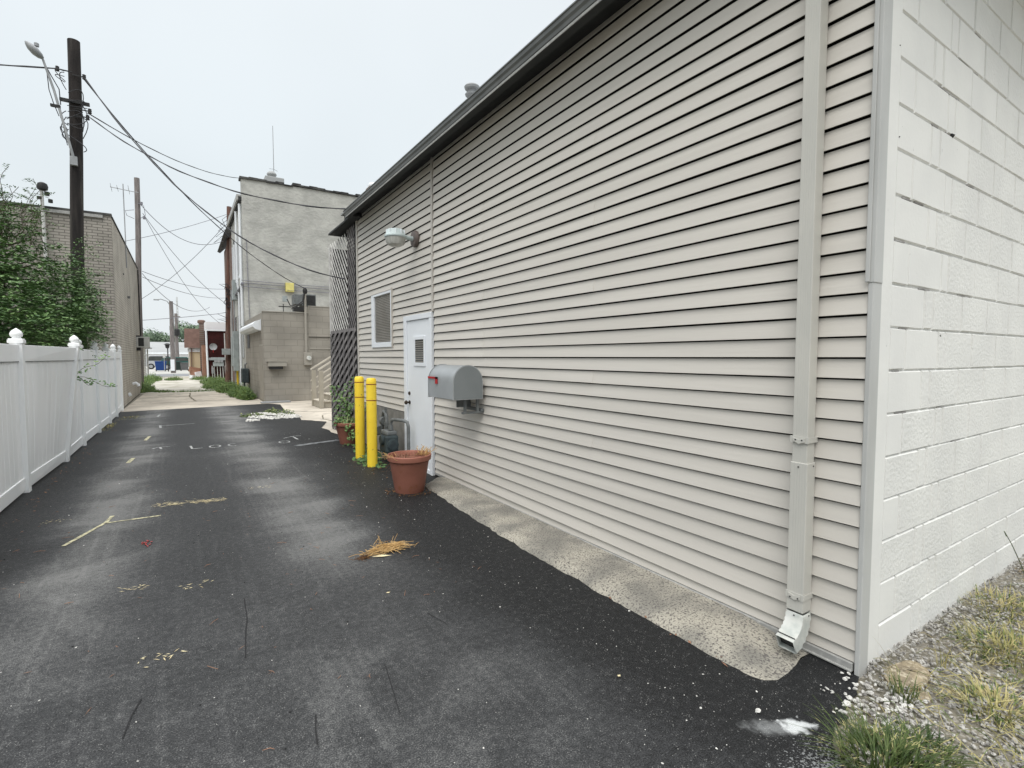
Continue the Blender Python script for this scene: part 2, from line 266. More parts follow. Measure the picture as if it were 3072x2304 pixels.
# ------------------------------------------------------------------ mesh builder
alley_ref = [None]
WHOLE = {'blind', 'grille', 'siding', 'block_face', 'mortar_wall', 'wall_core', 'open_joint', 'dead_stalks', 'dry_stems', 'stems', 'stem', 'leaves', 'loose_wire', 'coping', 'crown', 'boom', 'steps', 'roots', 'white_lattice', 'white_lattice_rear', 'side_lattice', 'side_lattice_rear', 'lower_lattice', 'front_wall', 'side_wall', 'board_panel', 'lattice_mast', 'wall_stripe', 'porch_wall', 'grass_tuft', 'threshold'}
class MB:
    def __init__(s): s.v = []; s.f = []
    def add(s, vs, fs):
        k = len(s.v); s.v += [tuple(p) for p in vs]; s.f += [tuple(i + k for i in f) for f in fs]; return s
    def box(s, x0, x1, y0, y1, z0, z1):
        return s.add([(x0, y0, z0), (x1, y0, z0), (x1, y1, z0), (x0, y1, z0), (x0, y0, z1), (x1, y0, z1), (x1, y1, z1), (x0, y1, z1)],
                     [(0, 3, 2, 1), (4, 5, 6, 7), (0, 1, 5, 4), (1, 2, 6, 5), (2, 3, 7, 6), (3, 0, 4, 7)])
    def cbox(s, c, d, rot=(0, 0, 0)):
        m = Euler(rot).to_matrix(); pts = []
        for z in (-.5, .5):
            for (x, y) in ((-.5, -.5), (.5, -.5), (.5, .5), (-.5, .5)):
                pts.append(m @ Vector((x * d[0], y * d[1], z * d[2])) + Vector(c))
        return s.add(pts, [(0, 3, 2, 1), (4, 5, 6, 7), (0, 1, 5, 4), (1, 2, 6, 5), (2, 3, 7, 6), (3, 0, 4, 7)])
    def poly(s, pts): return s.add(pts, [tuple(range(len(pts)))])
    def prism(s, pts, off):
        n = len(pts); off = Vector(off); P = [Vector(p) for p in pts]
        return s.add(P + [p + off for p in P], [tuple(range(n))[::-1], tuple(range(n, 2 * n))] + [(i, (i + 1) % n, (i + 1) % n + n, i + n) for i in range(n)])
    def tube(s, path, r, n=8, caps=True):
        P = [Vector(p) for p in path]; rr = r if isinstance(r, (list, tuple)) else [r] * len(P)
        rings = []; up = Vector((0, 0, 1)); prev = None
        for i, p in enumerate(P):
            t = (P[min(i + 1, len(P) - 1)] - P[max(i - 1, 0)])
            if t.length < 1e-9: t = Vector((0, 0, 1))
            t.normalize()
            if prev is None:
                a = t.cross(up)
                if a.length < .05: a = t.cross(Vector((1, 0, 0)))
            else: a = prev - t * prev.dot(t)
            a.normalize(); b = t.cross(a); prev = a
            rings.append([p + (a * math.cos(2 * math.pi * k / n) + b * math.sin(2 * math.pi * k / n)) * rr[i] for k in range(n)])
        vs = [v for rg in rings for v in rg]; fs = []
        for i in range(len(P) - 1):
            for k in range(n):
                fs.append((i * n + k, i * n + (k + 1) % n, (i + 1) * n + (k + 1) % n, (i + 1) * n + k))
        if caps: fs += [tuple(range(n))[::-1], tuple(range((len(P) - 1) * n, len(P) * n))]
        return s.add(vs, fs)
    def lathe(s, prof, c, n=24, axis='z'):
        vs = []; fs = []
        for (r, z) in prof:
            for k in range(n):
                a = 2 * math.pi * k / n; p = (r * math.cos(a), r * math.sin(a), z)
                if axis == 'y': p = (p[0], p[2], p[1])
                if axis == 'x': p = (p[2], p[1], p[0])
                vs.append((p[0] + c[0], p[1] + c[1], p[2] + c[2]))
        for i in range(len(prof) - 1):
            for k in range(n):
                fs.append((i * n + k, i * n + (k + 1) % n, (i + 1) * n + (k + 1) % n, (i + 1) * n + k))
        fs += [tuple(range(n))[::-1], tuple(range((len(prof) - 1) * n, len(prof) * n))]
        return s.add(vs, fs)
    def blade(s, p, h, w, az, bend, n=4):
        bend *= 1.15; d = Vector((math.cos(az), math.sin(az), 0)); t = Vector((-d.y, d.x, 0)); P = Vector(p); vs = []
        for i in range(n + 1):
            u = i / n; c = P + d * (bend * u * u) + Vector((0, 0, h * (u - .35 * u * u * min(1.5, abs(bend) / max(h, .01)))))
            ww = w * (1 - u ** 1.5) * .5 + .0004
            vs += [c - t * ww, c + t * ww]
        return s.add(vs, [(2 * i, 2 * i + 1, 2 * i + 3, 2 * i + 2) for i in range(n)])
    def leaf(s, c, L, w, nrm, dr):
        nrm = Vector(nrm).normalized(); dr = Vector(dr); dr = (dr - nrm * dr.dot(nrm))
        if dr.length < 1e-4: dr = Vector((1, 0, 0))
        dr.normalize(); t = nrm.cross(dr); c = Vector(c)
        return s.add([c - dr * L * .5, c + t * w * .5 - nrm * w * .1, c + dr * L * .5 - nrm * L * .08, c - t * w * .5 - nrm * w * .1], [(0, 1, 2, 3)])
    def stone(s, c, r, rg=rnd, flat=.6):
        q = Euler((rg.uniform(-.5, .5), rg.uniform(-.5, .5), rg.uniform(0, 6.3))).to_matrix()
        sx, sy = rg.uniform(.75, 1.3), rg.uniform(.6, 1.0); vs = []
        for (rr, z, o) in ((.62, .72, .3), (1.0, .0, 0), (.6, -.6, .3)):
            for k in range(5):
                a = (k + o + rg.uniform(-.22, .22)) * 1.2566; g = rr * rg.uniform(.82, 1.15)
                vs.append(Vector(c) + (q @ Vector((g * math.cos(a) * sx, g * math.sin(a) * sy, (z + rg.uniform(-.15, .15)) * flat))) * r)
        return s.add(vs, [(0, 1, 2, 3, 4), (14, 13, 12, 11, 10)] + [(b0 + k + 5, b0 + (k + 1) % 5 + 5, b0 + (k + 1) % 5, b0 + k) for b0 in (0, 5) for k in range(5)])
    def pieces(s):
        # shapes that do not touch one another become pieces of their own
        p = list(range(len(s.v)))
        def f(i):
            while p[i] != i: p[i] = p[p[i]]; i = p[i]
            return i
        for fc in s.f:
            a = f(fc[0])
            for q in fc[1:]: p[f(q)] = a
        comp = {}
        for i in range(len(s.v)): comp.setdefault(f(i), []).append(i)
        cs = list(comp.values())
        if len(cs) < 2 or len(cs) > 60: return [s]
        bb = [[(min(s.v[i][k] for i in c) - .004, max(s.v[i][k] for i in c) + .004) for k in range(3)] for c in cs]
        g = list(range(len(cs)))
        def h(i):
            while g[i] != i: i = g[i]
            return i
        for i in range(len(cs)):
            for j in range(i):
                if all(bb[i][k][0] <= bb[j][k][1] and bb[j][k][0] <= bb[i][k][1] for k in range(3)): g[h(i)] = h(j)
        cl = {}
        for i, c in enumerate(cs): cl.setdefault(h(i), []).extend(c)
        if len(cl) < 2 or len(cl) > 14: return [s]
        outp = []
        for c in cl.values():
            m = MB(); ix = {v: n for n, v in enumerate(sorted(c))}; m.v = [s.v[v] for v in sorted(c)]
            m.f = [tuple(ix[v] for v in fc) for fc in s.f if fc[0] in ix]; outp.append(m)
        return outp
    def build(s, name, m, parent=None, smooth=False, bevel=0, loc=None, ang=35):
        if parent is not None and parent is not alley_ref[0] and name not in WHOLE:
            ps = s.pieces()
            if len(ps) > 1:
                return [q._build(name, m, parent, smooth, bevel, loc, ang) for q in ps][0]
        return s._build(name, m, parent, smooth, bevel, loc, ang)
    def _build(s, name, m, parent=None, smooth=False, bevel=0, loc=None, ang=35):
        me = bpy.data.meshes.new(name)
        o0 = Vector((0, 0, 0))
        if parent is not None: o0 = wloc(parent)
        own = Vector(loc) if loc is not None else o0
        me.from_pydata([tuple(Vector(p) - own) for p in s.v], [], s.f)
        me.materials.append(M[m] if isinstance(m, str) else m)
        if smooth:
            for p in me.polygons: p.use_smooth = True
            me.update()
            try: me.set_sharp_from_angle(angle=R(ang))
            except Exception: pass
        o = bpy.data.objects.new(name, me); COL.objects.link(o)
        if parent is not None: o.parent = parent; o.location = own - o0
        elif loc is not None: o.location = loc
        if bevel:
            b = o.modifiers.new('bevel', 'BEVEL'); b.width = bevel; b.segments = 2; b.limit_method = 'ANGLE'; b.angle_limit = R(40)
        return o
def wloc(o):
    v = Vector((0, 0, 0))
    while o is not None: v += o.location; o = o.parent
    return v
def tag(o, label, cat, group=None, kind=None):
    o['label'] = label; o['category'] = cat
    if group: o['group'] = group
    if kind: o['kind'] = kind
    return o
def thing(name, label, cat, loc, group=None, kind=None):
    o = bpy.data.objects.new(name, None); COL.objects.link(o); o.location = loc; o.empty_display_size = .1
    return tag(o, label, cat, group, kind)
def dup(root, loc, label):
    def cp(o, par):
        c = o.copy(); COL.objects.link(c); c.parent = par
        for ch in o.children: cp(ch, c)
        return c
    r = cp(root, None); r.location = loc; r['label'] = label; return r
def U(a, b): return rnd.uniform(a, b)

# ================================================================== GROUND
def sheet(name, pts, z, m, label, cat, parent=None, th=0):
    mb = MB()
    mb.poly([(x, y, z) for x, y in pts])
    o = mb.build(name, m, parent)
    if parent is None: tag(o, label, cat, kind='structure')
    return o
def jag(a, b, n, amp):
    return [(a[0] + (b[0] - a[0]) * i / n + U(-amp, amp), a[1] + (b[1] - a[1]) * i / n + U(-amp, amp)) for i in range(n)]
sheet('ground', [(-400, -400), (400, -400), (400, 400), (-400, 400)], -.03, 'dirt', 'bare dirt ground around and beyond the alley', 'ground')
sheet('concrete_slab', [(-1.55, 8), (7, 8), (7, 18.2), (2.3, 18.2), (2.3, 24.2)] + jag((2.3, 24.3), (-1.5, 25.4), 14, .12), -.008, 'slab', 'pale cracked concrete slab crossing the alley beyond the asphalt', 'slab')
sheet('old_alley', [(-2.3, 25), (2.4, 23.5), (2.6, 45.5), (-2.6, 45.5)], -.016, 'old_alley', 'worn pale gravel alley running to the street', 'alley')
sheet('parking_lot', [(-150, 51.9), (150, 51.9), (150, 190), (-150, 190)], -.006, 'lot', 'pale parking lot across the street at the end of the alley', 'parking lot')
sheet('road', [(-150, 45.4), (150, 45.4), (150, 51.7), (-150, 51.7)], -.010, 'road', 'grey street crossing at the end of the alley', 'road')
edge = [(1.62, -4), (1.70, .3)] + jag((1.80, .6), (1.95, .86), 6, .02) + jag((2.0, .9), (2.45, 1.0), 12, .018) + [(2.62, 1.06), (2.62, 8.8), (2.5, 8.95)] \
    + jag((2.40, 9.5), (2.37, 11.0), 8, .03) + jag((2.7, 11.8), (2.36, 12.3), 4, .04) + jag((2.30, 12.4), (2.26, 14.5), 8, .05) + [(2.47, 16.8), (2.2, 17.3)] + jag((2.2, 17.3), (-1.5, 16.72), 18, .02) + [(-1.6, 16.7), (-1.66, -4)]
ap = MB(); ap.poly([(x, y, .006) for x, y in edge])
alley = ap.build('alley_pavement', 'asphalt'); alley_ref[0] = alley; tag(alley, 'black sealed asphalt alley pavement with dusty wheel tracks', 'pavement', kind='structure')
sheet('gravel_shoulder', [(1.65, -4), (12, -4), (12, 1.06), (2.0, 1.06), (1.7, .4)], -.004, 'dirt', 'gritty dirt shoulder under the gravel beside the white block wall', 'shoulder')
# concrete ledge along wall
lm = MB(); n = 90; vs = []; fs = []
for i in range(n + 1):
    t = i / n; y = 1.22 + t * (5.42 - 1.22); xl = 2.125 + max(0, t - .42) ** 1.4 * .30 + mnoise.noise(Vector((y * 5, 0, 3))) * .022 + mnoise.noise(Vector((y * 17, 0, 9))) * .016
    if i < 2: xl += (2 - i) * .012
    if i > n - 3: xl += (i - n + 3) * .05
    zf = min(1, .12 + i * .11)
    fr = lambda q: (mnoise.noise(Vector((q * 23, 4, 0))) * .05 + (q - 2.1) * .06) * max(0, 1 - i * .2)
    xs_ = [xl - .02, xl + .012, xl + .05, xl + .13, xl + .22, xl + .31, 2.56]
    zs_ = [.0, .030, .043, .045, .047, .049, .050]
    vs += [(min(a_, 2.56), y + fr(a_), (z_ + (.004 * mnoise.noise(Vector((a_ * 25, y * 25, 0))) if z_ > .01 else 0)) * zf) for a_, z_ in zip(xs_, zs_)]
for i in range(n):
    for k in range(6): fs.append((i * 7 + k, (i + 1) * 7 + k, (i + 1) * 7 + k + 1, i * 7 + k + 1))
fs += [tuple(range(7)), tuple(range(n * 7 + 6, n * 7 - 1, -1))]
lm.add(vs, fs); tag(lm.build('concrete_ledge', 'strip', smooth=True), 'rough aggregate concrete ledge along the foot of the siding', 'ledge', kind='structure')
# light concrete triangle near the lattice
def slab_crack(pts, w, zz=-.003):
    mb = MB()
    for (a, b) in zip(pts[:-1], pts[1:]):
        a = Vector((*a, zz)); b = Vector((*b, zz)); d = (b - a).normalized(); t = Vector((-d.y, d.x, 0)) * w * .5; vs = []
        for i in range(9):
            p = a + (b - a) * i / 8; o_ = t.normalized() * .03 * mnoise.noise(p * 3); vs += [p - t * (1 + mnoise.noise(p * 9)) + o_, p + t * (1 + mnoise.noise(p * 8)) + o_]
        mb.add(vs, [(2 * i, 2 * i + 2, 2 * i + 3, 2 * i + 1) for i in range(8)])
    return mb.build('slab_crack', 'slab_joint', SLAB)
SLAB = bpy.data.objects['concrete_slab']; M['slab_joint'] = mat('dirt filled joint', (.12, .105, .08), (.2, .18, .13), 6, .95)
slab_crack([(-1.4, 19.3), (.2, 19.6), (2.2, 19.9)], .035); slab_crack([(.35, 19.6), (.2, 22.0), (.25, 24.3)], .05); slab_crack([(-1.3, 22.2), (.2, 22.4), (1.4, 22.6)], .06)
slab_crack([(1.2, 23.5), (1.5, 22.8), (1.9, 22.6)], .05); slab_crack([(2.45, 14.6), (3.0, 14.1), (3.6, 13.9)], .03); slab_crack([(2.9, 13.2), (2.75, 12.4), (2.9, 11.4)], .03); slab_crack([(-.8, 23.3), (-.3, 23.5)], .12)
# sprayed marks (sheets 4 mm above the asphalt)
ZP = .010
def strokes(name, m, segs, w):
    mb = MB()
    for sg in segs:
        for (a, b) in zip(sg[:-1], sg[1:]):
            a = Vector((*a, ZP)); b = Vector((*b, ZP)); d = (b - a)
            if d.length < 1e-6: continue
            d.normalize(); t = Vector((-d.y, d.x, 0)) * w * .5; N = 8
            vs = []
            for i in range(N + 1):
                p = a + (b - a) * (i / N) + d * (0.0); ww = t * (1 + .35 * mnoise.noise(p * 23))
                vs += [p - ww, p + ww]
            mb.add(vs, [(2 * i, 2 * i + 2, 2 * i + 3, 2 * i + 1) for i in range(N)])
    return mb.build(name, m, alley)
def ellipse(cx, cy, rx, ry, a0=0, a1=360, n=16): return [(cx + rx * math.cos(R(a0 + (a1 - a0) * i / n)), cy + ry * math.sin(R(a0 + (a1 - a0) * i / n))) for i in range(n + 1)]
strokes('painted_letter', 'spray_white', [[(-.43, 9.72), (-.36, 9.84), (-.20, 9.84)], [(-.33, 9.82), (-.31, 9.66)]], .028)
strokes('painted_letter', 'spray_white', [[(.075, 9.72), (.10, 9.39), (.24, 9.40)]], .03)
strokes('painted_letter', 'spray_white', [ellipse(.41, 9.46, .075, .13)], .026)
strokes('painted_letter', 'spray_white', [ellipse(.67, 9.46, .07, .12, 60, 300)], .022)
strokes('painted_letter', 'spray_white', [ellipse(1.42, 9.31, .08, .12)], .022)
strokes('painted_letter', 'spray_white', [[(1.47, 9.73), (1.65, 9.9), (1.79, 9.89)], [(1.64, 9.9), (1.665, 9.47)]], .03)
strokes('painted_line', 'spray_white', [[(-.40, 12.86), (.19, 12.96)]], .035)
strokes('painted_dash', 'spray_yellow', [[(-.57, 10.78), (-.53, 11.30)]], .05)
strokes('painted_dash', 'spray_yellow', [[(-.655, 8.61), (-.62, 8.98)]], .05)
strokes('painted_dash', 'spray_white', [[(-.53, 14.9), (-.50, 15.4)]], .05)
strokes('painted_dash', 'spray_white', [[(-.40, 12.5), (-.42, 12.95)]], .04)
strokes('painted_arrow', 'spray_yellow', [[(-.80, 5.07), (-.595, 5.60)], [(-.595, 5.58), (-.20, 5.58)], [(-.595, 5.6), (-.57, 5.8)]], .030)
strokes('painted_streak', 'spray_grey', [[(1.50, 8.80), (1.9, 8.93), (2.24, 9.03)]], .13)
strokes('pavement_crack', 'crack', [[(.272, 3.37), (.262, 3.1), (.24, 2.95), (.215, 2.69)]], .006)
strokes('pavement_crack', 'crack', [[(-.185, 2.6), (-.21, 2.5), (-.23, 2.36)]], .005)
strokes('pavement_crack', 'crack', [[(.76, 2.28), (.73, 2.1), (.70, 1.92)]], .0035)
strokes('pavement_crack', 'crack', [[(.413, 2.1), (.395, 2.02), (.383, 1.93)]], .006)
strokes('pavement_crack', 'crack', [[(1.12, 2.62), (1.16, 2.46)]], .004)
# ================================================================== MAIN BUILDING
WX = 2.55
bld = thing('vinyl_sided_building', 'long beige vinyl sided building with a white block end wall right of the alley', 'building', (WX, 1.04, 0))
E_ = .0955; Z0 = 1.447
def siding(y0, y1, zlo, zhi, x0=WX, hole=None):
    mb = MB(); k0 = math.floor((zlo - Z0) / E_); k1 = math.ceil((zhi - Z0) / E_)
    for k in range(k0, k1):
        a = Z0 + k * E_; b = a + E_
        za, zb = max(a, zlo), min(b, zhi)
        if zb - za < .006: continue
        segs = [(y0, y1)]; part = []
        if hole:
            for (hy0, hy1, hz0, hz1) in hole:
                if zb > hz0 + .002 and za < hz1 - .002:
                    ns = []
                    for (s0, s1) in segs:
                        if hy0 > s0: ns.append((s0, min(s1, hy0)))
                        if hy1 < s1: ns.append((max(s0, hy1), s1))
                    segs = [q for q in ns if q[1] - q[0] > .01]
                    if hz0 > za + .008: part.append((max(hy0, y0), hy1, za, hz0))
                    if hz1 < zb - .008: part.append((max(hy0, y0), hy1, hz1, zb))
        for (q0, q1, qa, qb) in part:
            f0, f1 = (qa - a) / E_, (qb - a) / E_; xa = x0 - .001 - .0150 * (1 - f0); xb = x0 - .001 - .0150 * (1 - f1); top = qb - (.0078 if abs(qb - b) < 1e-6 else 0)
            mb.add([(x0 + .024, q0, top), (xb, q0, top), (xa, q0, qa), (x0 + .024, q0, qa), (x0 + .024, q1, top), (xb, q1, top), (xa, q1, qa), (x0 + .024, q1, qa)],
                   [(0, 4, 5, 1), (1, 5, 6, 2), (2, 6, 7, 3)])
        # lap joints
        cut = []
        q = (k // 2) % 3
        cand = {0: 4.49, 1: 4.49, 2: 2.86 + (k % 2) * .0}[q]
        for (s0, s1) in segs:
            if s0 < cand < s1 and (k * 7) % 5 < 3 or (s0 < cand < s1 and q < 2 and k % 4 < 3): cut += [(s0, cand, 0), (cand - .02, s1, .0034)]
            else: cut.append((s0, s1, 0))
        for (s0, s1, dx) in cut:
            N = max(1, int((s1 - s0) / .45)); jz = U(-.001, .001)
            vs = []
            for i in range(N + 1):
                y = s0 + (s1 - s0) * i / N
                w = .0016 * mnoise.noise(Vector((y * .9, k * 3.1, 1))) - dx; wz = .0012 * mnoise.noise(Vector((y * .7, k * 1.7, 8)))
                fz = (za - a) / E_
                xo = x0 - .001 - .0150 * (1 - fz)
                zt = zb - .0078
                vs += [(x0 + .024, y, zt - .001), (x0 - .001 + w * .3, y, zt), (xo + w, y, za + jz + .0012 + wz), (xo + w + .0022, y, za + jz + wz), (x0 + .006, y, za + jz + .055 + wz)]
            fs = []
            for i in range(N):
                p = i * 5; r = p + 5
                fs += [(p + q, r + q, r + q + 1, p + q + 1) for q in range(4)]
            e0 = (0, 1, 2, 3, 4); e1 = tuple(N * 5 + j for j in (4, 3, 2, 1, 0)); fs += [e0, e1]
            mb.add(vs, fs)
    return mb
siding(1.054, 5.655, .055, 3.80).build('siding', 'siding', bld)
siding(5.725, 8.72, .70, 3.80, hole=[(7.075, 7.995, 1.59, 2.40), (5.6, 6.60, -1, 1.985)]).build('siding', 'siding', bld)
b = MB(); b.box(WX + .027, 9, 1.06, 8.75, 0, 3.80); b.build('wall_core', 'shade_black', bld)  # black core stands in for the shade inside the lap gaps
b = MB(); b.box(WX - .012, WX + .006, 6.62, 8.74, 0, .69); b.build('foundation', 'conc_wall', bld)
# seam trim, corner trims, starter strip
b = MB(); b.box(WX - .022, WX + .004, 5.662, 5.685, 1.99, 3.80); b.box(WX - .014, WX + .004, 5.685, 5.722, 1.99, 3.80); b.build('seam_trim', 'siding_trim', bld)
b = MB(); b.box(WX - .024, WX + .03, 8.722, 8.79, .66, 3.80); b.build('corner_trim', 'siding_trim', bld, bevel=.003)
b = MB(); b.box(WX - .022, WX + .005, 1.06, 3.0, .020, .052); b.box(WX - .014, WX + .005, 3.0, 5.66, .026, .056); b.box(WX - .030, WX + .005, 1.06, 2.35, .012, .022); b.build('starter_strip', 'dull_trim', bld, bevel=.003)
b = MB(); b.box(WX - .020, WX + .062, 1.031, 1.053, -.02, 1.78); b.build('corner_post', 'post_trim', bld, bevel=.004)
b = MB(); b.box(WX - .023, WX + .058, 1.0275, 1.056, 1.772, 3.9); b.box(WX - .030, WX - .024, 1.044, 1.062, 1.775, 3.9); b.build('corner_post', 'post_trim', bld, bevel=.003)
# white block wall (y = 1.04 face)
BY = 1.045
b = MB(); b.box(WX + .053, 9, BY + .004, BY + .2, -.05, 3.95); b.build('mortar_wall', 'joint', bld)
sm = MB(); rg = MB(); dj = MB(); H = .2005; x_start = 2.735
def block(mb, x0, x1, z0, z1, prd):
    c = .006; y = BY - prd; yb = BY + .006
    o = [(x0, yb, z0), (x1, yb, z0), (x1, yb, z1), (x0, yb, z1)]; j = lambda: U(-.0015, .0015)
    i = [(x0 + c + j(), y + j() * .5, z0 + c + j()), (x1 - c + j(), y + j() * .5, z0 + c + j()), (x1 - c + j(), y + j() * .5, z1 - c + j()), (x0 + c + j(), y + j() * .5, z1 - c + j())]
    mb.add(o + i, [(4, 5, 6, 7), (0, 1, 5, 4), (1, 2, 6, 5), (2, 3, 7, 6), (3, 0, 4, 7)])
rb = random.Random(3)
for k in range(-1, 19):
    z0 = .18 + H * k; z1 = z0 + H; g = .004
    A = (k % 2 == 0)
    joints = [2.735, 2.91, 3.31, 3.405, 3.80, 4.21] if A else [2.735, 3.115, 3.222, 3.62, 4.03]
    while joints[-1] < 9: joints.append(joints[-1] + .405)
    rough_from = 3.9 if z0 > 2.5 else (3.60 if z0 > 2.0 else (3.4 if z0 > 1.6 else (3.1 if z0 > .9 else 2.95)))
    for a, c in zip(joints[:-1], joints[1:]):
        hair = rb.random(); gx = (.0058 if hair < .75 else .0035) if z0 > 1.3 else (.0075 if hair < .7 else .005)
        tgt = rg if (a + c) / 2 > rough_from + rb.uniform(-.15, .15) else sm
        hz = g if z0 > 1.2 else .003
        block(tgt, a + (gx if a > 2.74 else -.0), c - gx, z0 + hz * rb.uniform(.4, 1.3), z1 - hz * rb.uniform(.2, .9), rb.uniform(.002, .0055))
    # scraped-out dark bits of bed joint
    for q in range(3):
        if rb.random() < .55 and z0 > .9:
            xx = rb.uniform(2.74, 3.7); L_ = rb.uniform(.04, .22); dj.box(xx, xx + L_, BY - .001, BY + .0052, z0 - .0035, z0 + .0025)
sm.box(WX + .064, 2.735, BY - .0042, BY + .006, -.05, 3.95)
sm.build('block_face', 'smooth_block', bld); rg.build('block_face', 'white_block', bld); [q.build('open_joint', 'joint_dark', bld) for q in [dj] if False] or [dj._build('open_joint', 'joint_dark', bld)]
b = MB(); b.stone((3.37, BY - .002, 2.585), .02); b.stone((3.33, BY - .002, 1.558), .010); b.stone((2.75, BY - .004, 2.44), .005); b.stone((2.72, BY - .004, 2.83), .004)
b.build('chipped_hole', 'black', bld)
# eaves: soffit, fascia, gutter, roof
b = MB(); b.box(2.36, WX + .02, .6, 8.8, 3.785, 3.80); b.build('soffit', 'soffit', bld)
b = MB(); b.box(2.345, 2.362, .6, 8.8, 3.70, 3.80); b.build('fascia', 'soffit', bld)
prof = [(2.342, 3.770), (2.342, 3.696), (2.272, 3.692), (2.262, 3.698), (2.256, 3.722), (2.243, 3.738), (2.239, 3.764), (2.231, 3.766), (2.231, 3.776), (2.243, 3.776), (2.250, 3.742), (2.264, 3.724), (2.270, 3.702), (2.335, 3.702), (2.335, 3.770)]
b = MB(); b.prism([(x, .6, z) for x, z in prof], (0, 7.85, 0)); b.build('gutter', 'gutter', bld, smooth=True, ang=25)
b = MB(); b.box(2.264, 2.270, .6, 8.45, 3.672, 3.690); b.build('drip_edge', 'dull_trim', bld)
b = MB(); b.box(2.272, 2.344, .6, 8.45, 3.680, 3.690); b.build('gutter_underside_shade', 'soffit', bld)  # dark board added to paint the gutter underside as shaded
b = MB(); b.prism([(2.30, .55, 3.80), (2.30, .55, 3.83), (9, .55, 4.75), (9, .55, 3.80)], (0, 8.3, 0)); b.build('roof', 'ware_roof', bld)
# downspout
b = MB()
def rect_tube(mb, x0, x1, y0, y1, z0, z1, ribs=5):
    pts = [(x1, y0), (x0, y0)]
    for i in range(ribs):
        t0 = y0 + (y1 - y0) * (.12 + .76 * i / ribs); t1 = y0 + (y1 - y0) * (.12 + .76 * (i + .5) / ribs)
        pts += [(x0, t0), (x0 + .0014, (t0 + t1) / 2), (x0, t1)]
    pts += [(x0, y1), (x1, y1)]
    mb.prism([(x, y, z0) for x, y in pts], (0, 0, z1 - z0))
b = MB(); rect_tube(b, 2.462, 2.53, 1.255, 1.325, .94, 3.676); ds = b.build('downspout', 'downspout', bld, bevel=.003)
b = MB(); rect_tube(b, 2.458, 2.532, 1.250, 1.330, .22, .945); b.build('lower_pipe', 'downspout', ds, bevel=.003)
b = MB()
for z in (1.06, .30):
    b.box(2.4545, 2.4575, 1.247, 1.333, z - .020, z + .012); b.box(2.4575, 2.54, 1.2465, 1.2495, z - .018, z + .010); b.prism([(2.4535, 1.262, z - .014), (2.4535, 1.29, z - .024), (2.4535, 1.318, z - .012), (2.4535, 1.318, z + .006), (2.4535, 1.29, z - .002), (2.4535, 1.262, z + .006)], (-.003, 0, 0))
b.build('strap', 'downspout', ds, bevel=.001)
b = MB()
for (y, z) in ((1.275, 1.055), (1.305, 1.055), (1.29, .925), (1.272, .29), (1.308, .288), (1.29, .2)): b.lathe([(.0035, 0), (.0035, -.003)], (2.4515 if z in (1.055, .29, .288) else 2.457, y, z), 8, 'x')
b.lathe([(.003, 0), (.003, -.003)], (2.51, 1.2485, .93), 8, 'y'); b.lathe([(.003, 0), (.003, -.003)], (2.51, 1.2485, .2), 8, 'y')
b.build('rivet', 'black', ds)
# elbow
b = MB(); N = 14; vs = []; fs = []
for i in range(N + 1):
    t = i / N; a = R(64) * min(1, t * 1.25)
    ex = max(0, t - .8) * .16; cx = 2.496 - .17 * (1 - math.cos(a)) - ex * math.sin(R(64)); cz = .212 - .135 * math.sin(a) - ex * math.cos(R(64)) * .4
    rib = .003 * (1 if (i % 2 == 0 and .1 < t < .75) else 0)
    hx, hy = .034 + rib + .002 * t, .039 + rib + .002 * t
    dx, dz = math.cos(a), -math.sin(a)   # local 'x' axis after bend
    for (u, v) in ((-1, -1), (1, -1), (1, 1), (-1, 1)):
        vs.append((cx + u * hx * math.cos(a), 1.29 + v * hy - .01 * t, cz + u * hx * -math.sin(a) * -1 * -1))
for i in range(N):
    for k in range(4): fs.append((i * 4 + k, i * 4 + (k + 1) % 4, (i + 1) * 4 + (k + 1) % 4, (i + 1) * 4 + k))
b.add(vs, fs); el = b.build('elbow', 'galv', ds, smooth=True, ang=50)
sl = el.modifiers.new('s', 'SOLIDIFY'); sl.thickness = .0015
b = MB(); b.add([Vector(v) + Vector((.01, 0, .012)) for v in vs[-8:-4]], [(0, 1, 2, 3)]); b.build('elbow_mouth_shade', 'black', ds)  # black sheet stands in for the shade inside the pipe mouth
# window
wn_ = MB(); y0, y1, z0, z1 = 7.075, 7.995, 1.59, 2.40
for (a, c, d_, e_) in ((y0, y1, z0, z0 + .075), (y0, y1, z1 - .035, z1), (y0, y0 + .05, z0 + .075, z1 - .035), (y1 - .13, y1, z0 + .075, z1 - .035)):
    wn_.box(WX - .028, WX + .006, a, c, d_, e_)
wf = wn_.build('window', 'white_paint', bld, bevel=.004)
b = MB(); b.box(WX - .004, WX - .001, y0 + .045, y1 - .125, z0 + .07, z1 - .03); b.build('pane', 'glass', wf)
b = MB()
zz = z0 + .085
while zz < z1 - .045: b.box(WX - .0075, WX - .0045, y0 + .052, y1 - .135, zz, zz + .017); zz += .024
b.build('blind', 'blind', wf)
b = MB(); b.box(WX - .034, WX - .004, y0 - .016, y0 - .001, z0 - .005, z1 + .025); b.box(WX - .03, WX - .004, y0, y1, z1 + .001, z1 + .012); b.build('window_trim', 'siding_trim', wf)
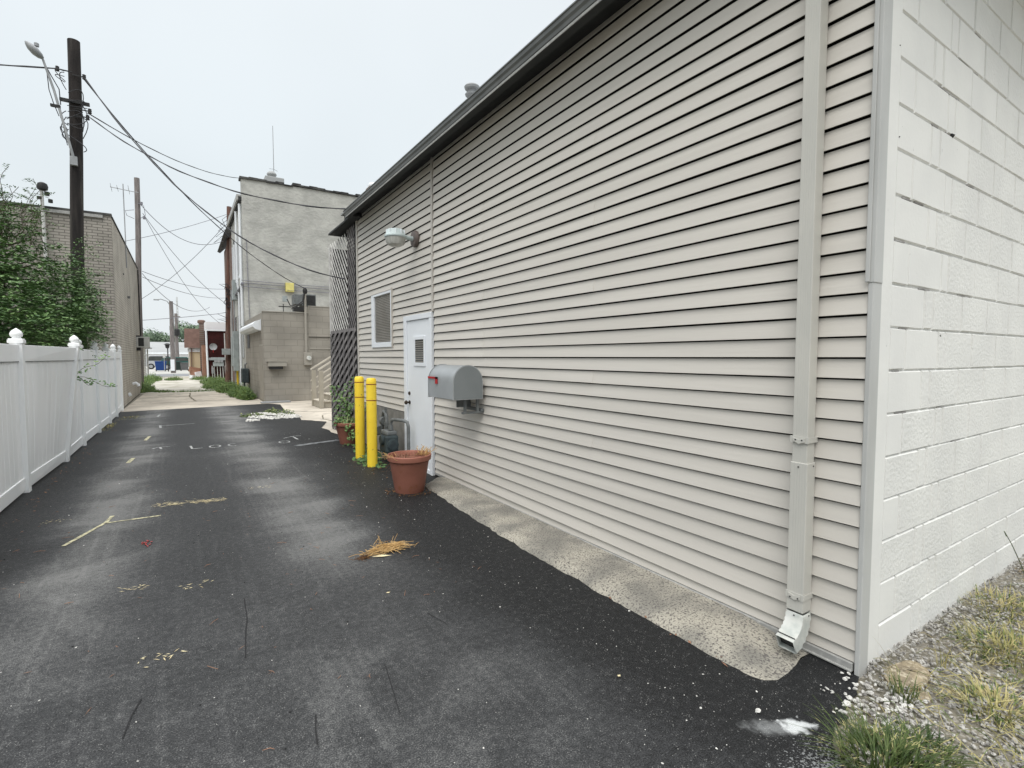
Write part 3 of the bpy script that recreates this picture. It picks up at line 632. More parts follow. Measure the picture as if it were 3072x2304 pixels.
# door
dr = MB(); dr.box(WX - .016, WX + .006, 5.765, 6.50, .06, 1.915); door = dr.build('door', 'white_paint', bld, bevel=.003)
b = MB()
b.box(WX - .034, WX + .006, 6.505, 6.60, .0, 1.985); b.box(WX - .034, WX + .006, 5.69, 6.504, 1.92, 1.985); b.box(WX - .034, WX + .006, 5.69, 5.758, .0, 1.918)
b.build('door_frame', 'white_paint', door, bevel=.004)
b = MB(); b.box(WX - .030, WX + .006, 5.76, 6.50, .0, .055); b.build('threshold', 'white_paint', door, bevel=.003)
b = MB(); wy0, wy1, wz0, wz1 = 5.90, 6.27, 1.33, 1.71
for (a, c, d_, e_) in ((wy0, wy1, wz0, wz0 + .045), (wy0, wy1, wz1 - .045, wz1), (wy0, wy0 + .045, wz0 + .045, wz1 - .045), (wy1 - .045, wy1, wz0 + .045, wz1 - .045)): b.box(WX - .027, WX - .0165, a, c, d_, e_)
dwf = b.build('door_window', 'white_paint', door, bevel=.003)
b = MB(); b.box(WX - .0195, WX - .0165, wy0 + .04, wy1 - .04, wz0 + .04, wz1 - .04); b.build('pane', 'glass', door)
b = MB(); zz = wz0 + .05
while zz < wz1 - .06: b.box(WX - .0205, WX - .0198, wy0 + .05, wy1 - .05, zz, zz + .012); zz += .028
b.build('blind', 'blind', door)
b = MB(); b.lathe([(.026, 0), (.026, -.01), (.012, -.012), (.012, -.035), (.026, -.042), (.028, -.06), (.018, -.072)], (WX - .016, 6.435, .845), 16, 'x'); b.build('door_knob', 'brass', door, smooth=True)
b = MB(); b.lathe([(.024, 0), (.024, -.012), (.018, -.018)], (WX - .016, 6.435, .965), 16, 'x'); b.build('deadbolt', 'brass', door, smooth=True)
# roof vent and chimney cap
vt = thing('roof_vent', 'galvanised round roof vent cap rising over the gutter', 'roof vent', (3.2, 5.9, 3.9))
b = MB(); b.lathe([(.04, 0), (.04, .86)], (3.2, 5.9, 3.90), 14); b.build('pipe', 'metal', vt, smooth=True)
b = MB(); b.lathe([(.045, .84), (.085, .86), (.09, .875), (.05, .90), (.05, .93), (.09, .94), (.10, .965), (.09, .98), (.03, .995)], (3.2, 5.9, 3.90), 24); b.build('cap', 'metal', vt, smooth=True)
ch = thing('small_chimney', 'small dark roof stack with a white cap at the far end of the roof', 'chimney', (3.0, 9.35, 3.8))
b = MB(); b.box(2.93, 3.13, 9.25, 9.5, 3.4, 4.52); b.build('stack', 'brown_brick', ch)
b = MB(); b.lathe([(.10, 0), (.10, .05), (.06, .09), (.02, .1)], (3.03, 9.37, 4.52), 14); b.build('cap', 'white_paint', ch, smooth=True)
# porch with lattice
po = thing('lattice_porch', 'porch screened by peeling white lattice above and dark weathered lattice below', 'porch', (WX, 8.8, 0))
b = MB(); b.box(3.1, 6.5, 8.8, 10.7, 0, 3.55); b.box(2.60, 6.5, 10.62, 10.70, 0, 3.6); b.box(2.56, 3.1, 8.8, 8.84, 0, 3.7); b.build('porch_wall', 'shade_black', po)  # painted near-black so the lattice gaps read as deep shade
b = MB(); b.box(WX - .02, WX + .05, 8.795, 8.87, 0, 3.72); b.build('post', 'shade_black', po)
b = MB(); b.box(WX - .03, WX + .03, 10.56, 10.66, 1.9, 3.62); b.box(WX - .01, WX + .03, 10.5, 10.66, 0, 1.9); b.build('post', 'lattice_white', po)
b = MB(); b.prism([(2.38, 8.46, 3.725), (2.38, 8.46, 3.755), (6.5, 8.46, 4.1), (6.5, 8.46, 3.725)], (0, 1.6, 0)); b.build('porch_roof', 'soffit', po)
def lat(y0, y1, z0, z1, sgn, pitch, w, x, th, mname, nm, wav=0, ins=None):
    mb = MB(); k = 0; span = (z1 - z0)
    y = y0 - span
    while y < y1 + span:
        # line: y + sgn*(z-z0)
        pts = []
        N = int(span / .04) if wav else 2
        za, zb = z0, z1
        # clip
        def yy(z): return y + sgn * (z - z0) + (span if sgn < 0 else 0)
        zs = [z0, z1]
        c1 = z0 + (y0 - yy(z0)) / sgn; c2 = z0 + (y1 - yy(z0)) / sgn
        lo, hi = max(z0, min(c1, c2)), min(z1, max(c1, c2))
        if hi - lo > .03:
            N = max(1, int((hi - lo) / .045)) if wav else 1; vs = []
            for i in range(N + 1):
                z = lo + (hi - lo) * i / N; yc = yy(z); xo = x + (wav * math.sin((z + yc * sgn * 0) * math.pi / pitch + k * math.pi) if wav else 0)
                h = w * .5
                vs += [(xo, yc - h, z + sgn * h), (xo, yc + h, z - sgn * h), (xo + th, yc + h, z - sgn * h), (xo + th, yc - h, z + sgn * h)]
            fs = [(0, 1, 2, 3), tuple(N * 4 + j for j in (3, 2, 1, 0))]
            for i in range(N):
                for j in range(4): fs.append((i * 4 + j, i * 4 + (j + 1) % 4, (i + 1) * 4 + (j + 1) % 4, (i + 1) * 4 + j))
            mb.add(vs, fs)
        y += pitch * 1.0; k += 1
    return mb.build(nm, mname, po)
lat(9.38, 10.58, 1.93, 3.66, 1, .15, .027, WX - .015, .008, 'lattice_white', 'white_lattice')
lat(8.88, 9.37, 1.93, 3.70, -1, .13, .036, WX - .015, .008, 'lattice_grey', 'side_lattice')
lat(8.88, 9.37, 1.93, 3.70, 1, .13, .02, WX - .005, .008, 'shade_black', 'side_lattice_rear')
lat(8.86, 10.72, .02, 1.93, -1, .16, .046, WX - .026, .010, 'lattice_grey', 'lower_lattice', wav=.016)
lat(8.86, 10.72, .02, 1.93, 1, .16, .030, WX - .004, .010, 'lattice_dark', 'lower_lattice', wav=-.008)
b = MB(); b.box(WX - .03, WX + .02, 8.87, 10.6, 1.90, 1.955); b.build('rail', 'lattice_grey', po)

# ------------------------------------------------------------------ wall lamp
wl = thing('wall_lamp', 'grey dusk-to-dawn barn light on an arm high on the siding above the door', 'lamp', (WX - .02, 6.17, 2.94))
b = MB(); b.lathe([(.10, 0), (.105, -.02), (.095, -.045), (.05, -.05)], (WX - .012, 6.17, 2.935), 24, 'x'); b.build('mounting_plate', 'lamp_plate', wl, smooth=True)
b = MB(); b.tube([(WX - .05, 6.17, 2.93), (WX - .13, 6.165, 2.935), (WX - .17, 6.16, 2.94)], [.03, .027, .03], 10); b.build('arm', 'lamp_body', wl, smooth=True)
c = (WX - .29, 6.16, 2.925)
b = MB(); b.lathe([(.125, -.012), (.135, -.005), (.135, .010), (.120, .025), (.105, .075), (.095, .088), (.02, .092)], c, 28); hd = b.build('lamp_head', 'lamp_body', wl, smooth=True)
b = MB()
for k in range(10):
    a = 2 * math.pi * k / 10; b.cbox((c[0] + .108 * math.cos(a), c[1] + .108 * math.sin(a), c[2] + .052), (.024, .008, .055), (0, 0, a))
b.build('fin', 'white_paint', hd)
b = MB(); b.lathe([(.122, -.012), (.118, -.06), (.100, -.095), (.06, -.115), (.02, -.12)], c, 28); b.build('lens', 'lamp_lens', wl, smooth=True)

# ------------------------------------------------------------------ mailbox
mb_ = thing('mailbox', 'grey steel mailbox with a red flag bracketed to the siding beside the white door', 'mailbox', (2.34, 4.4, 1.03))
X0, X1, ZB, ZS = 2.175, 2.495, 1.035, 1.205
def arch(y, inset=0, n=18):
    r = (X1 - X0) / 2 - inset; cx = (X0 + X1) / 2
    pts = [(cx + r, y, ZB + inset), (cx - r, y, ZB + inset)] + [(cx - r * math.cos(math.pi * i / n), y, ZS + r * math.sin(math.pi * i / n)) for i in range(n + 1)]
    return pts[::-1]
b = MB(); b.prism(arch(4.42), (0, .56, 0)); b.build('body', 'mailbox', mb_, smooth=True, ang=40)
b = MB(); b.prism(arch(4.408, -.004), (0, .011, 0)); b.build('back_plate', 'mailbox', mb_, smooth=True, ang=40)
b = MB(); b.prism(arch(4.404, .006), (0, .006, 0)); b.build('end_plate', 'mailbox_end', mb_, smooth=True, ang=40)
b = MB(); b.prism(arch(4.981, -.008), (0, .012, 0)); b.build('door', 'mailbox', mb_, smooth=True, ang=40)
b = MB(); b.box(X0 - .010, X0 - .004, 4.76, 4.99, 1.225, 1.245); b.box(X0 - .010, X0 - .004, 4.76, 4.81, 1.175, 1.245); b.build('flag', 'red', mb_)
b = MB(); b.box(2.32, 2.345, 4.46, 4.485, .90, 1.034); b.box(2.46, 2.485, 4.46, 4.485, .90, 1.034); b.box(2.30, 2.535, 4.455, 4.49, .885, .905); b.box(2.50, 2.535, 4.45, 4.80, .90, .93); b.box(2.36, 2.52, 4.7, 4.72, .93, 1.034); b.build('bracket', 'pipe_grey', mb_, bevel=.002)

# ------------------------------------------------------------------ bollards
def bollard(x, y, h, label, r=.066, grp='yellow bollards guarding the gas meters'):
    t = thing('bollard', label, 'bollard', (x, y, 0), grp)
    b = MB(); b.lathe([(r, -.02), (r, h * .93), (r * 1.0, h * .955), (r * .93, h * .99), (r * .75, h * 1.003), (r * .3, h * 1.006)], (x, y, 0), 28); b.build('sleeve', 'yellow', t, smooth=True, ang=50)
    b = MB()
    for f in (.935, .755): b.lathe([(r + .0012, h * f - .005), (r + .0018, h * f), (r + .0012, h * f + .006)], (x, y, 0), 28)
    b.build('tape_band', 'red_tape', t, smooth=True)
    return t
bollard(2.105, 7.26, 1.165, 'farther of the two near yellow bollards, next to the leafy pot')
bollard(2.075, 6.62, 1.165, 'nearer of the two near yellow bollards, just behind the dead flower pot')
bollard(2.16, 26.9, 1.10, 'distant yellow bollard next to the tall brown utility pole', .085)
bollard(2.24, 25.6, 1.08, 'distant yellow bollard closest to the taupe block annex', .085)

# ------------------------------------------------------------------ flower pots
def pot(x, y, r, h, label, rb):
    t = thing('flower_pot', label, 'flower pot', (x, y, 0), 'terracotta coloured flower pots')
    b = MB(); b.lathe([(rb, 0), (r * .91, h * .86), (r * .80, h * .86), (r * .78, h * .84)], (x, y, 0.004), 36); b.build('pot_body', 'terra', t, smooth=True)
    b = MB(); b.lathe([(r * .90, h * .855), (r * .99, h * .86), (r * 1.0, h * .88), (r * 1.02, h * .98), (r, h), (r * .95, h), (r * .92, h * .96), (r * .88, h * .82)], (x, y, 0.004), 36); b.build('pot_rim', 'terra_rim', t, smooth=True)
    b = MB(); vs = [(x, y, h * .88)]; 
    for k in range(24): vs.append((x + r * .93 * math.cos(k * math.pi / 12), y + r * .93 * math.sin(k * math.pi / 12), h * .84))
    b.add(vs, [(0, k + 1, (k + 1) % 24 + 1) for k in range(24)]); b.build('soil', 'soil', t)
    return t
p1 = pot(2.03, 5.19, .232, .40, 'large terracotta pot full of dead brown stalks in front of the white door', .155)
b = MB(); rs = random.Random(5)
for k in range(150):
    a = rs.uniform(0, 6.28); rr = .2 * math.sqrt(rs.random()); p = (2.03 + rr * math.cos(a), 5.19 + rr * math.sin(a), .35)
    b.blade(p, rs.uniform(.04, .10) * (1.5 if rs.random() < .15 else 1), .005, rs.uniform(0, 6.28), rs.uniform(.02, .1), 3)
b.build('dead_stalks', 'twig', p1)
b = MB()
for k in range(40):
    a = rs.uniform(-.6, .9); p = Vector((2.03 + .19 * math.cos(a), 5.19 + .19 * math.sin(a), .36)); path = [p]
    for i in range(4): path.append(path[-1] + Vector((rs.uniform(-.02, .04), rs.uniform(-.02, .03), rs.uniform(.01, .035))))
    b.tube(path, [.003, .003, .0025, .002, .002], 4)
for k in range(14):
    a = rs.uniform(2.2, 4.0); p = Vector((2.03 + .19 * math.cos(a), 5.19 + .19 * math.sin(a), .36)); path = [p]
    for i in range(5): path.append(path[-1] + Vector((rs.uniform(-.04, .01), rs.uniform(-.02, .04), rs.uniform(-.005, .03))))
    b.tube(path, .0022, 4)
b._build('dry_stems', 'straw', p1)
p2 = pot(2.32, 8.62, .24, .36, 'terracotta pot overflowing with green leafy weeds at the foot of the lattice', .15)
b = MB(); st = MB(); rs = random.Random(8)
for k in range(13):
    p = Vector((2.32 + rs.uniform(-.15, .15), 8.62 + rs.uniform(-.15, .15), .34)); d = Vector((rs.uniform(-.5, .35), rs.uniform(-.6, .5), 1.0))
    if k % 3 == 0: d = Vector((rs.uniform(-.6, .5), rs.uniform(-1.2, .9), rs.uniform(-.1, .7)))
    d.normalize(); L_ = rs.uniform(.25, .85) * (1 if d.z > .5 else .6); path = [p]; 
    for i in range(8):
        q = path[-1] + d * L_ / 8 + Vector((rs.uniform(-.02, .02), rs.uniform(-.02, .02), -.008 * i * (1 if d.z < .7 else .3))); path.append(q)
        for j in range(6):
            b.leaf(q + Vector((rs.uniform(-.05, .05), rs.uniform(-.05, .05), rs.uniform(-.04, .04))), rs.uniform(.04, .075), rs.uniform(.025, .04), (rs.uniform(-.7, .3), rs.uniform(-.9, .3), rs.uniform(.3, 1)), (rs.uniform(-1, 1), rs.uniform(-1, 1), rs.uniform(-.6, .3)))
    st.tube(path, .004, 4)
b.build('leaves', 'leaf', p2); st.build('stems', 'bark', p2)
b = MB()
for k in range(160): 
    a = rs.uniform(0, 6.28); rr = .22 * math.sqrt(rs.random()); b.blade((2.32 + rr * math.cos(a), 8.62 + rr * math.sin(a), .33), rs.uniform(.06, .2), .006, rs.uniform(0, 6.3), rs.uniform(.02, .12), 3)
b.build('grass_tuft', 'grass_dry', p2)

# ------------------------------------------------------------------ gas meter (near)
gm = thing('gas_meter', 'dark grey gas meter with bent pipes between the bollards and the white door', 'gas meter', (2.36, 6.75, 0))
b = MB(); b.box(2.24, 2.42, 6.55, 6.84, .16, .40); b.build('meter_body', 'meter_grey', gm, bevel=.03)
b = MB(); b.box(2.255, 2.405, 6.57, 6.82, .395, .46); b.build('meter_top', 'pipe_grey', gm, bevel=.02)
b = MB(); b.lathe([(.07, 0), (.07, -.02), (.06, -.03)], (2.24, 6.69, .33), 20, 'x'); b.lathe([(.075, 0), (.075, -.03), (.05, -.035)], (2.33, 6.55, .28), 20, 'y'); b.build('dial_cover', 'meter_grey', gm, smooth=True)
b = MB(); b.tube([(2.33, 6.62, .44), (2.33, 6.62, .56), (2.34, 6.58, .61), (2.36, 6.45, .62), (2.40, 6.32, .62), (2.43, 6.27, .60), (2.44, 6.26, .54), (2.44, 6.26, .02)], .022, 10)
b.tube([(2.33, 6.78, .44), (2.33, 6.78, .62), (2.33, 6.82, .68), (2.34, 6.92, .69), (2.34, 6.97, .62), (2.34, 6.98, .02)], .024, 10)
b.build('pipe', 'pipe_grey', gm, smooth=True, ang=60)
b = MB(); b.lathe([(.05, -.03), (.06, 0), (.05, .03)], (2.33, 6.92, .56), 14, 'y'); b.lathe([(.035, -.03), (.035, .03)], (2.33, 6.62, .50), 8); b.lathe([(.035, -.03), (.035, .03)], (2.33, 6.78, .52), 8); b.box(2.32, 2.34, 6.80, 6.83, .69, .76); b.lathe([(.06, -.04), (.075, 0), (.06, .04)], (2.31, 7.05, .42), 14, 'y'); b.build('fitting', 'pipe_grey', gm, smooth=True, ang=60)

# ================================================================== WHITE VINYL FENCE
fn = thing('vinyl_fence', 'white vinyl privacy fence with ball-capped posts along the left of the alley', 'fence', (-1.4, 10, 0))
FX = -1.42
posts = [(-1.455, 5.80, 0, 0), (-1.455, 7.36, 0, 0), (-1.405, 9.22, .16, .04), (-1.40, 10.72, -.0, .0), (-1.385, 12.42, 0, 0), (-1.37, 14.0, 0, 0), (-1.375, 15.46, 0, 0), (-1.405, 17.2, 0, 0)]
posts = [(-1.455, 4.05, 0, 0)] + posts
def capz(mb, cx, cy, z):
    pass
for i, (px_, py_, lx, ly) in enumerate(posts):
    # square post, leaning if lx/ly
    b = MB(); h = .052; T = Vector((lx, ly, 1.60)); B0 = Vector((px_, py_, 0))
    vs = [B0 + Vector((u * h, v * h, -.02)) for u, v in ((-1, -1), (1, -1), (1, 1), (-1, 1))] + [B0 + T + Vector((u * h, v * h, 0)) for u, v in ((-1, -1), (1, -1), (1, 1), (-1, 1))]
    b.add(vs, [(0, 3, 2, 1), (4, 5, 6, 7), (0, 1, 5, 4), (1, 2, 6, 5), (2, 3, 7, 6), (3, 0, 4, 7)])
    ps = b.build('post', 'vinyl', fn, bevel=.005)
    tp = B0 + T; b = MB()
    b.cbox((tp.x, tp.y, tp.z + .01), (.124, .124, .035)); b.cbox((tp.x, tp.y, tp.z + .034), (.11, .11, .014))
    b.lathe([(.045, .04), (.035, .048), (.036, .056), (.047, .062), (.053, .078), (.052, .095), (.042, .116), (.025, .132), (.010, .144), (.002, .150)] if i < 7 else [(.045, .04), (.035, .048), (.05, .06), (.055, .08), (.05, .10), (.03, .13), (.008, .152)], (tp.x, tp.y, tp.z), 24)
    b.build('post_cap', 'vinyl', ps, smooth=True, ang=40)
for i in range(len(posts) - 1):
    A = posts[i]; B = posts[i + 1]
    a = Vector((A[0], A[1] + .05, 0)); c = Vector((B[0], B[1] - .05, 0)); la = Vector((A[2], A[3], 0)); lc = Vector((B[2], B[3], 0))
    def P(t, z, off): return a.lerp(c, t) + la.lerp(lc, t) * (z / 1.6) + Vector((off, 0, z + .0))
    pb = MB()
    def rail(z0, z1, off):
        vs = []
        for t in (0, 1):
            for (z, o_) in ((z0, off), (z1, off), (z1, -off), (z0, -off)): vs.append(P(t, z, o_))
        pb.add(vs, [(0, 1, 2, 3), (7, 6, 5, 4), (0, 4, 5, 1), (1, 5, 6, 2), (2, 6, 7, 3), (3, 7, 4, 0)])
    rail(1.40, 1.575, .022); rail(.03, .165, .022)
    rl = pb.build('rail', 'vinyl', fn, bevel=.004)
    g = MB(); g.add([P(0, 1.393, .0215), P(1, 1.393, .0215), P(1, 1.3995, .0215), P(0, 1.3995, .0215)], [(0, 1, 2, 3)]); g.build('groove', 'pipe_grey', rl)
    # tongue and groove boards
    w = (c - a).length; nb = max(4, int(w / .15)); pk = MB(); warp = .016 if abs(B[2]) > .01 or abs(A[2]) > .01 else .002
    for k in range(nb):
        t0, t1 = k / nb, (k + 1) / nb; e_ = .012 / w; N = 8; vs = []
        ph = rnd.uniform(0, 6)
        for j in range(N + 1):
            z = .165 + (1.395 - .165) * j / N; wr = warp * math.sin(math.pi * j / N) * math.sin(ph + k * 2.3)
            vs += [P(t0, z, .004), P(t0 + e_, z, .010 + wr * .4), P((t0 + t1) / 2, z, .010 + wr), P(t1 - e_, z, .010 + wr * .4), P(t1, z, .004)]
        fs = []
        for j in range(N):
            for q in range(4): fs.append((j * 5 + q, j * 5 + q + 1, (j + 1) * 5 + q + 1, (j + 1) * 5 + q))
        pk.add(vs, fs)
        pk.add([v + Vector((-.022, 0, 0)) for v in (P(t0, .165, 0), P(t1, .165, 0), P(t1, 1.395, 0), P(t0, 1.395, 0))], [(3, 2, 1, 0)])
    pk.build('board_panel', 'vinyl', fn, smooth=True, ang=20)
# vine poking through
vn = thing('vine', 'small dark leafy vine poking through the leaning white fence panel', 'vine', (-1.28, 9.8, 1.1))
b = MB(); st = MB(); rs = random.Random(4)
for end in ((-.95, 9.9, 1.48), (-.80, 9.4, 1.02), (-1.1, 9.6, 1.05)):
    p = Vector((-1.32, 9.6, 1.15)); q = Vector(end); path = [p.lerp(q, t / 8) + Vector((0, 0, .04 * math.sin(t * .8))) for t in range(9)]
    st.tube(path, .003, 4)
    for k in range(24):
        t = rs.random(); c = p.lerp(q, t) + Vector((rs.uniform(-.03, .03), rs.uniform(-.03, .03), rs.uniform(-.02, .04)))
        b.leaf(c, rs.uniform(.03, .05), .025, (rs.uniform(-.3, .3), -.7, .6), (rs.uniform(-1, 1), rs.uniform(-.4, .4), rs.uniform(-.5, .5)))
b.build('leaves', 'leaf', vn); st.build('stem', 'bark', vn)

# ================================================================== LEFT BRICK BUILDING
lb = thing('painted_brick_building', 'tall grey-tan painted brick building on the left behind the white fence', 'building', (-1.45, 17, 0))
b = MB(); b.box(-9, -1.62, 17.005, 26.2, 0, 5.05); b.build('wall_core', 'stucco', lb)
b = MB(); b.box(-9, -1.435, 16.93, 17.0, 0, 5.08); b.build('front_wall', 'lbrick_front', lb)
b = MB(); b.box(-1.62, -1.43, 17.002, 26.2, 0, 5.02); b.box(-1.62, -1.43, 17.0, 25.9, 5.02, 5.05); b.build('side_wall', 'lbrick_side', lb)
b = MB(); b.box(-9, -1.42, 16.90, 17.05, 5.085, 5.14); b.box(-1.64, -1.41, 17.05, 26.25, 5.055, 5.10); b.build('coping', 'coping', lb)
b = MB(); b.box(-3.0, -1.60, 16.88, 16.925, 5.0, 5.075); b.build('fascia', 'dull_trim', lb)
b = MB(); b.box(-1.429, -1.405, 19.6, 19.75, 3.95, 3.98); b.box(-1.429, -1.36, 20.9, 20.98, 3.35, 3.42); b.build('wall_bracket', 'pipe_grey', lb)
b = MB(); b.tube([(-1.43, 21.6, .52), (-1.34, 21.6, .55), (-1.28, 21.6, .50), (-1.26, 21.6, .44)], .05, 10); b.tube([(-1.43, 19.9, .25), (-1.36, 19.9, .28)], .06, 10); b.build('wall_pipe', 'white_paint', lb, smooth=True)
b = MB(); b.tube([(-1.41, 26.1, 5.0), (-1.40, 26.15, 2.2)], .025, 6); b.build('conduit', 'black', lb)
wa = thing('wall_air_conditioner', 'boxy grey window air conditioner sticking out of the left brick wall', 'air conditioner', (-1.2, 24.3, 1.8))
b = MB(); b.box(-1.425, -1.03, 23.95, 24.6, 1.80, 2.20); b.build('casing', 'ac_white', wa, bevel=.01)
b = MB(); b.box(-1.36, -1.19, 23.935, 23.948, 1.85, 2.16); b.build('grille', 'black', wa)
b = MB(); b.box(-1.425, -1.30, 24.0, 24.5, 1.68, 1.795); b.box(-1.425, -1.28, 23.95, 24.5, 2.205, 2.25); b.build('bracket', 'black', wa)
# tv antenna
an = thing('tv_antenna', 'rooftop style television antenna on a thin mast against the left brick wall', 'antenna', (-1.40, 20.7, 4.3))
b = MB(); b.tube([(-1.40, 20.7, 4.3), (-1.415, 20.7, 6.95)], .017, 6); b.build('mast', 'metal', an)
b = MB(); b.tube([(-1.74, 20.7, 6.80), (-1.02, 20.7, 6.74)], .012, 5)
for x_, l_ in ((-1.72, .26), (-1.56, .20), (-1.27, .28)): b.tube([(x_ + .02, 20.7, 6.79 - l_ / 2), (x_ - .02, 20.7, 6.79 + l_ / 2)], .006, 4); b.tube([(x_, 20.5, 6.78), (x_, 20.9, 6.78)], .006, 4)
b.build('boom', 'metal', an)
# service mast behind tree
sv = thing('service_mast', 'pale service mast with a round weatherhead above the tree', 'service mast', (-2.36, 14.9, 3))
b = MB(); b.tube([(-2.72, 16.8, 3.5), (-2.74, 16.8, 5.5)], .036, 8); b.build('pipe', 'ac_white', sv)
b = MB(); b.lathe([(.05, 5.47), (.10, 5.5), (.11, 5.57), (.09, 5.64), (.04, 5.67)], (-2.72, 16.8, 0), 14)
b.lathe([(.05, 0), (.05, .09)], (-2.64, 16.78, 5.36), 8); b.lathe([(.045, 0), (.045, .08)], (-2.58, 16.78, 5.2), 8); b.lathe([(.05, 0), (.05, .06)], (-2.78, 16.78, 5.26), 8); b.build('weatherhead', 'black', sv, smooth=True)

# ================================================================== POLES
def pole(name, label, x, y, h, r0, r1, m, lean=(0, 0), grp=None):
    t = thing(name, label, 'utility pole', (x, y, 0), grp)
    b = MB(); N = 10
    b.tube([(x + lean[0] * i / N + .01 * math.sin(i), y + lean[1] * i / N, -.1 + (h + .1) * i / N) for i in range(N + 1)], [r0 + (r1 - r0) * i / N for i in range(N + 1)], 16)
    b.build('shaft', m, t, smooth=True, ang=60); return t
P1 = pole('utility_pole', 'thick dark creosoted utility pole carrying a street lamp above the tree', -1.90, 14.5, 8.15, .125, .108, 'pole', (.17, 0))
X1p = -1.76
ar = MB(); ar.tube([(-1.79, 14.34, 5.60), (-1.88, 14.3, 6.05), (-2.06, 14.3, 6.95), (-2.21, 14.3, 7.52), (-2.235, 14.3, 7.60)], [.028, .025, .024, .022, .022], 8)
ar.box(-1.86, -1.74, 14.3, 14.42, 5.5, 5.68)
arm = ar.build('lamp_arm', 'metal', P1, smooth=True, ang=50)
b = MB(); hv = []; 
prof = [(-.02, .04), (.03, .085), (.12, .115), (.22, .10), (.29, .06), (.33, .02)]
dirv = Vector((-.66, -.10, .62)).normalized()
for (s_, r_) in prof:
    c = Vector((-2.225, 14.3, 7.57)) + dirv * s_
    for k in range(12):
        a = 2 * math.pi * k / 12; sidev = dirv.cross(Vector((0, 1, 0))).normalized(); up_ = sidev.cross(dirv)
        hv.append(c + sidev * math.cos(a) * r_ * (.8 if math.cos(a) > 0 else .6) + up_ * math.sin(a) * r_ * 1.1)
b.add(hv, [(i * 12 + k, i * 12 + (k + 1) % 12, (i + 1) * 12 + (k + 1) % 12, (i + 1) * 12 + k) for i in range(len(prof) - 1) for k in range(12)] + [tuple(range(12))[::-1], tuple(range(60, 72))])
b.lathe([(.04, 0), (.04, .06), (.02, .07)], (-2.30, 14.3, 7.76), 10)
b.build('lamp_head', 'metal', arm, smooth=True, ang=50)
b = MB(); b.box(-1.99, -1.50, 14.33, 14.40, 6.80, 6.86)
for (x_, z_) in ((-1.57, 7.38), (-1.50, 6.69), (-1.54, 6.55), (-2.00, 7.43)): b.lathe([(.02, -.05), (.035, -.04), (.028, -.01), (.035, .01), (.028, .03), (.035, .045), (.02, .055)], (x_, 14.35, z_), 10); b.box(min(x_, -1.76), max(x_, -1.76), 14.34, 14.36, z_ - .01, z_ + .01)
b.box(-2.13, -1.97, 14.27, 14.33, 6.62, 6.67); b.build('insulator', 'black', P1, smooth=True, ang=40)
b = MB(); rs = random.Random(11)
for k in range(17):
    a_ = Vector((-1.86 + rs.uniform(-.03, .02), 14.33, rs.uniform(6.1, 7.2))); side = -1 if k % 2 else 1
    c_ = Vector((-1.76 + side * rs.uniform(.2, .42), 14.25, a_.z + rs.uniform(-.3, .35))); e_ = Vector((-1.76 + side * .13, 14.33, a_.z + rs.uniform(-.5, .5)))
    path = [a_ * (1 - t) ** 2 + c_ * 2 * t * (1 - t) + e_ * t * t for t in [i / 8 for i in range(9)]]; b.tube(path, .008, 4)
b.tube([(-2.21, 14.3, 7.50), (-2.10, 14.3, 7.25), (-1.98, 14.3, 7.0), (-1.97, 14.33, 6.7)], .009, 4)
b.tube([(-2.16, 14.3, 7.3), (-2.14, 14.3, 6.95), (-2.08, 14.3, 6.7), (-2.0, 14.3, 6.45)], .008, 4)
b.build('loose_wire', 'cable', P1)
P2 = pole('utility_pole', 'grey weathered utility pole behind the far corner of the left brick building', -1.56, 27.9, 9.2, .115, .10, 'pole_old', (.15, 0))
b = MB(); b.tube([(-1.40, 27.8, 8.1), (-1.2, 27.7, 8.0), (-1.15, 27.7, 7.6), (-1.35, 27.8, 7.45)], .012, 4); b.tube([(-1.55, 27.8, 7.8), (-1.85, 27.7, 7.7), (-1.8, 27.7, 7.5), (-1.55, 27.7, 7.4)], .012, 4); b.lathe([(.05, -.06), (.05, .06)], (-1.28, 27.75, 8.1), 8); b.lathe([(.05, -.06), (.05, .06)], (-1.2, 27.75, 7.5), 8); b.build('insulator', 'cable_grey', P2)
P3 = pole('utility_pole', 'brown weathered utility pole standing against the right-hand brick wall', 1.97, 30.0, 9.05, .15, .11, 'pole_brown', (.28, 0))
b = MB(); b.tube([(2.16, 29.9, .1), (2.2, 29.9, 4.2), (2.24, 29.9, 6.5)], .05, 8); b.build('conduit', 'ac_white', P3)
b = MB(); rs = random.Random(2)
for k in range(16):
    z = rs.uniform(3.3, 5.0); b.tube([(2.0, 29.82, z), (2.0 + rs.uniform(-.45, .35), 29.75, z + rs.uniform(-.3, .3)), (2.0, 29.82, z + rs.uniform(-.4, .4))], .016, 4)
for k in range(5): b.tube([(2.2, 29.8, 8.6 - k * .2), (1.9 - .1 * k, 29.7, 8.3 - .3 * k), (2.2, 29.8, 7.6)], .012, 4)
b.build('loose_wire', 'cable', P3)
b = MB(); b.box(1.72, 2.1, 29.6, 29.8, 1.55, 1.85); b.build('junction_box', 'panel_grey', P3, bevel=.01)

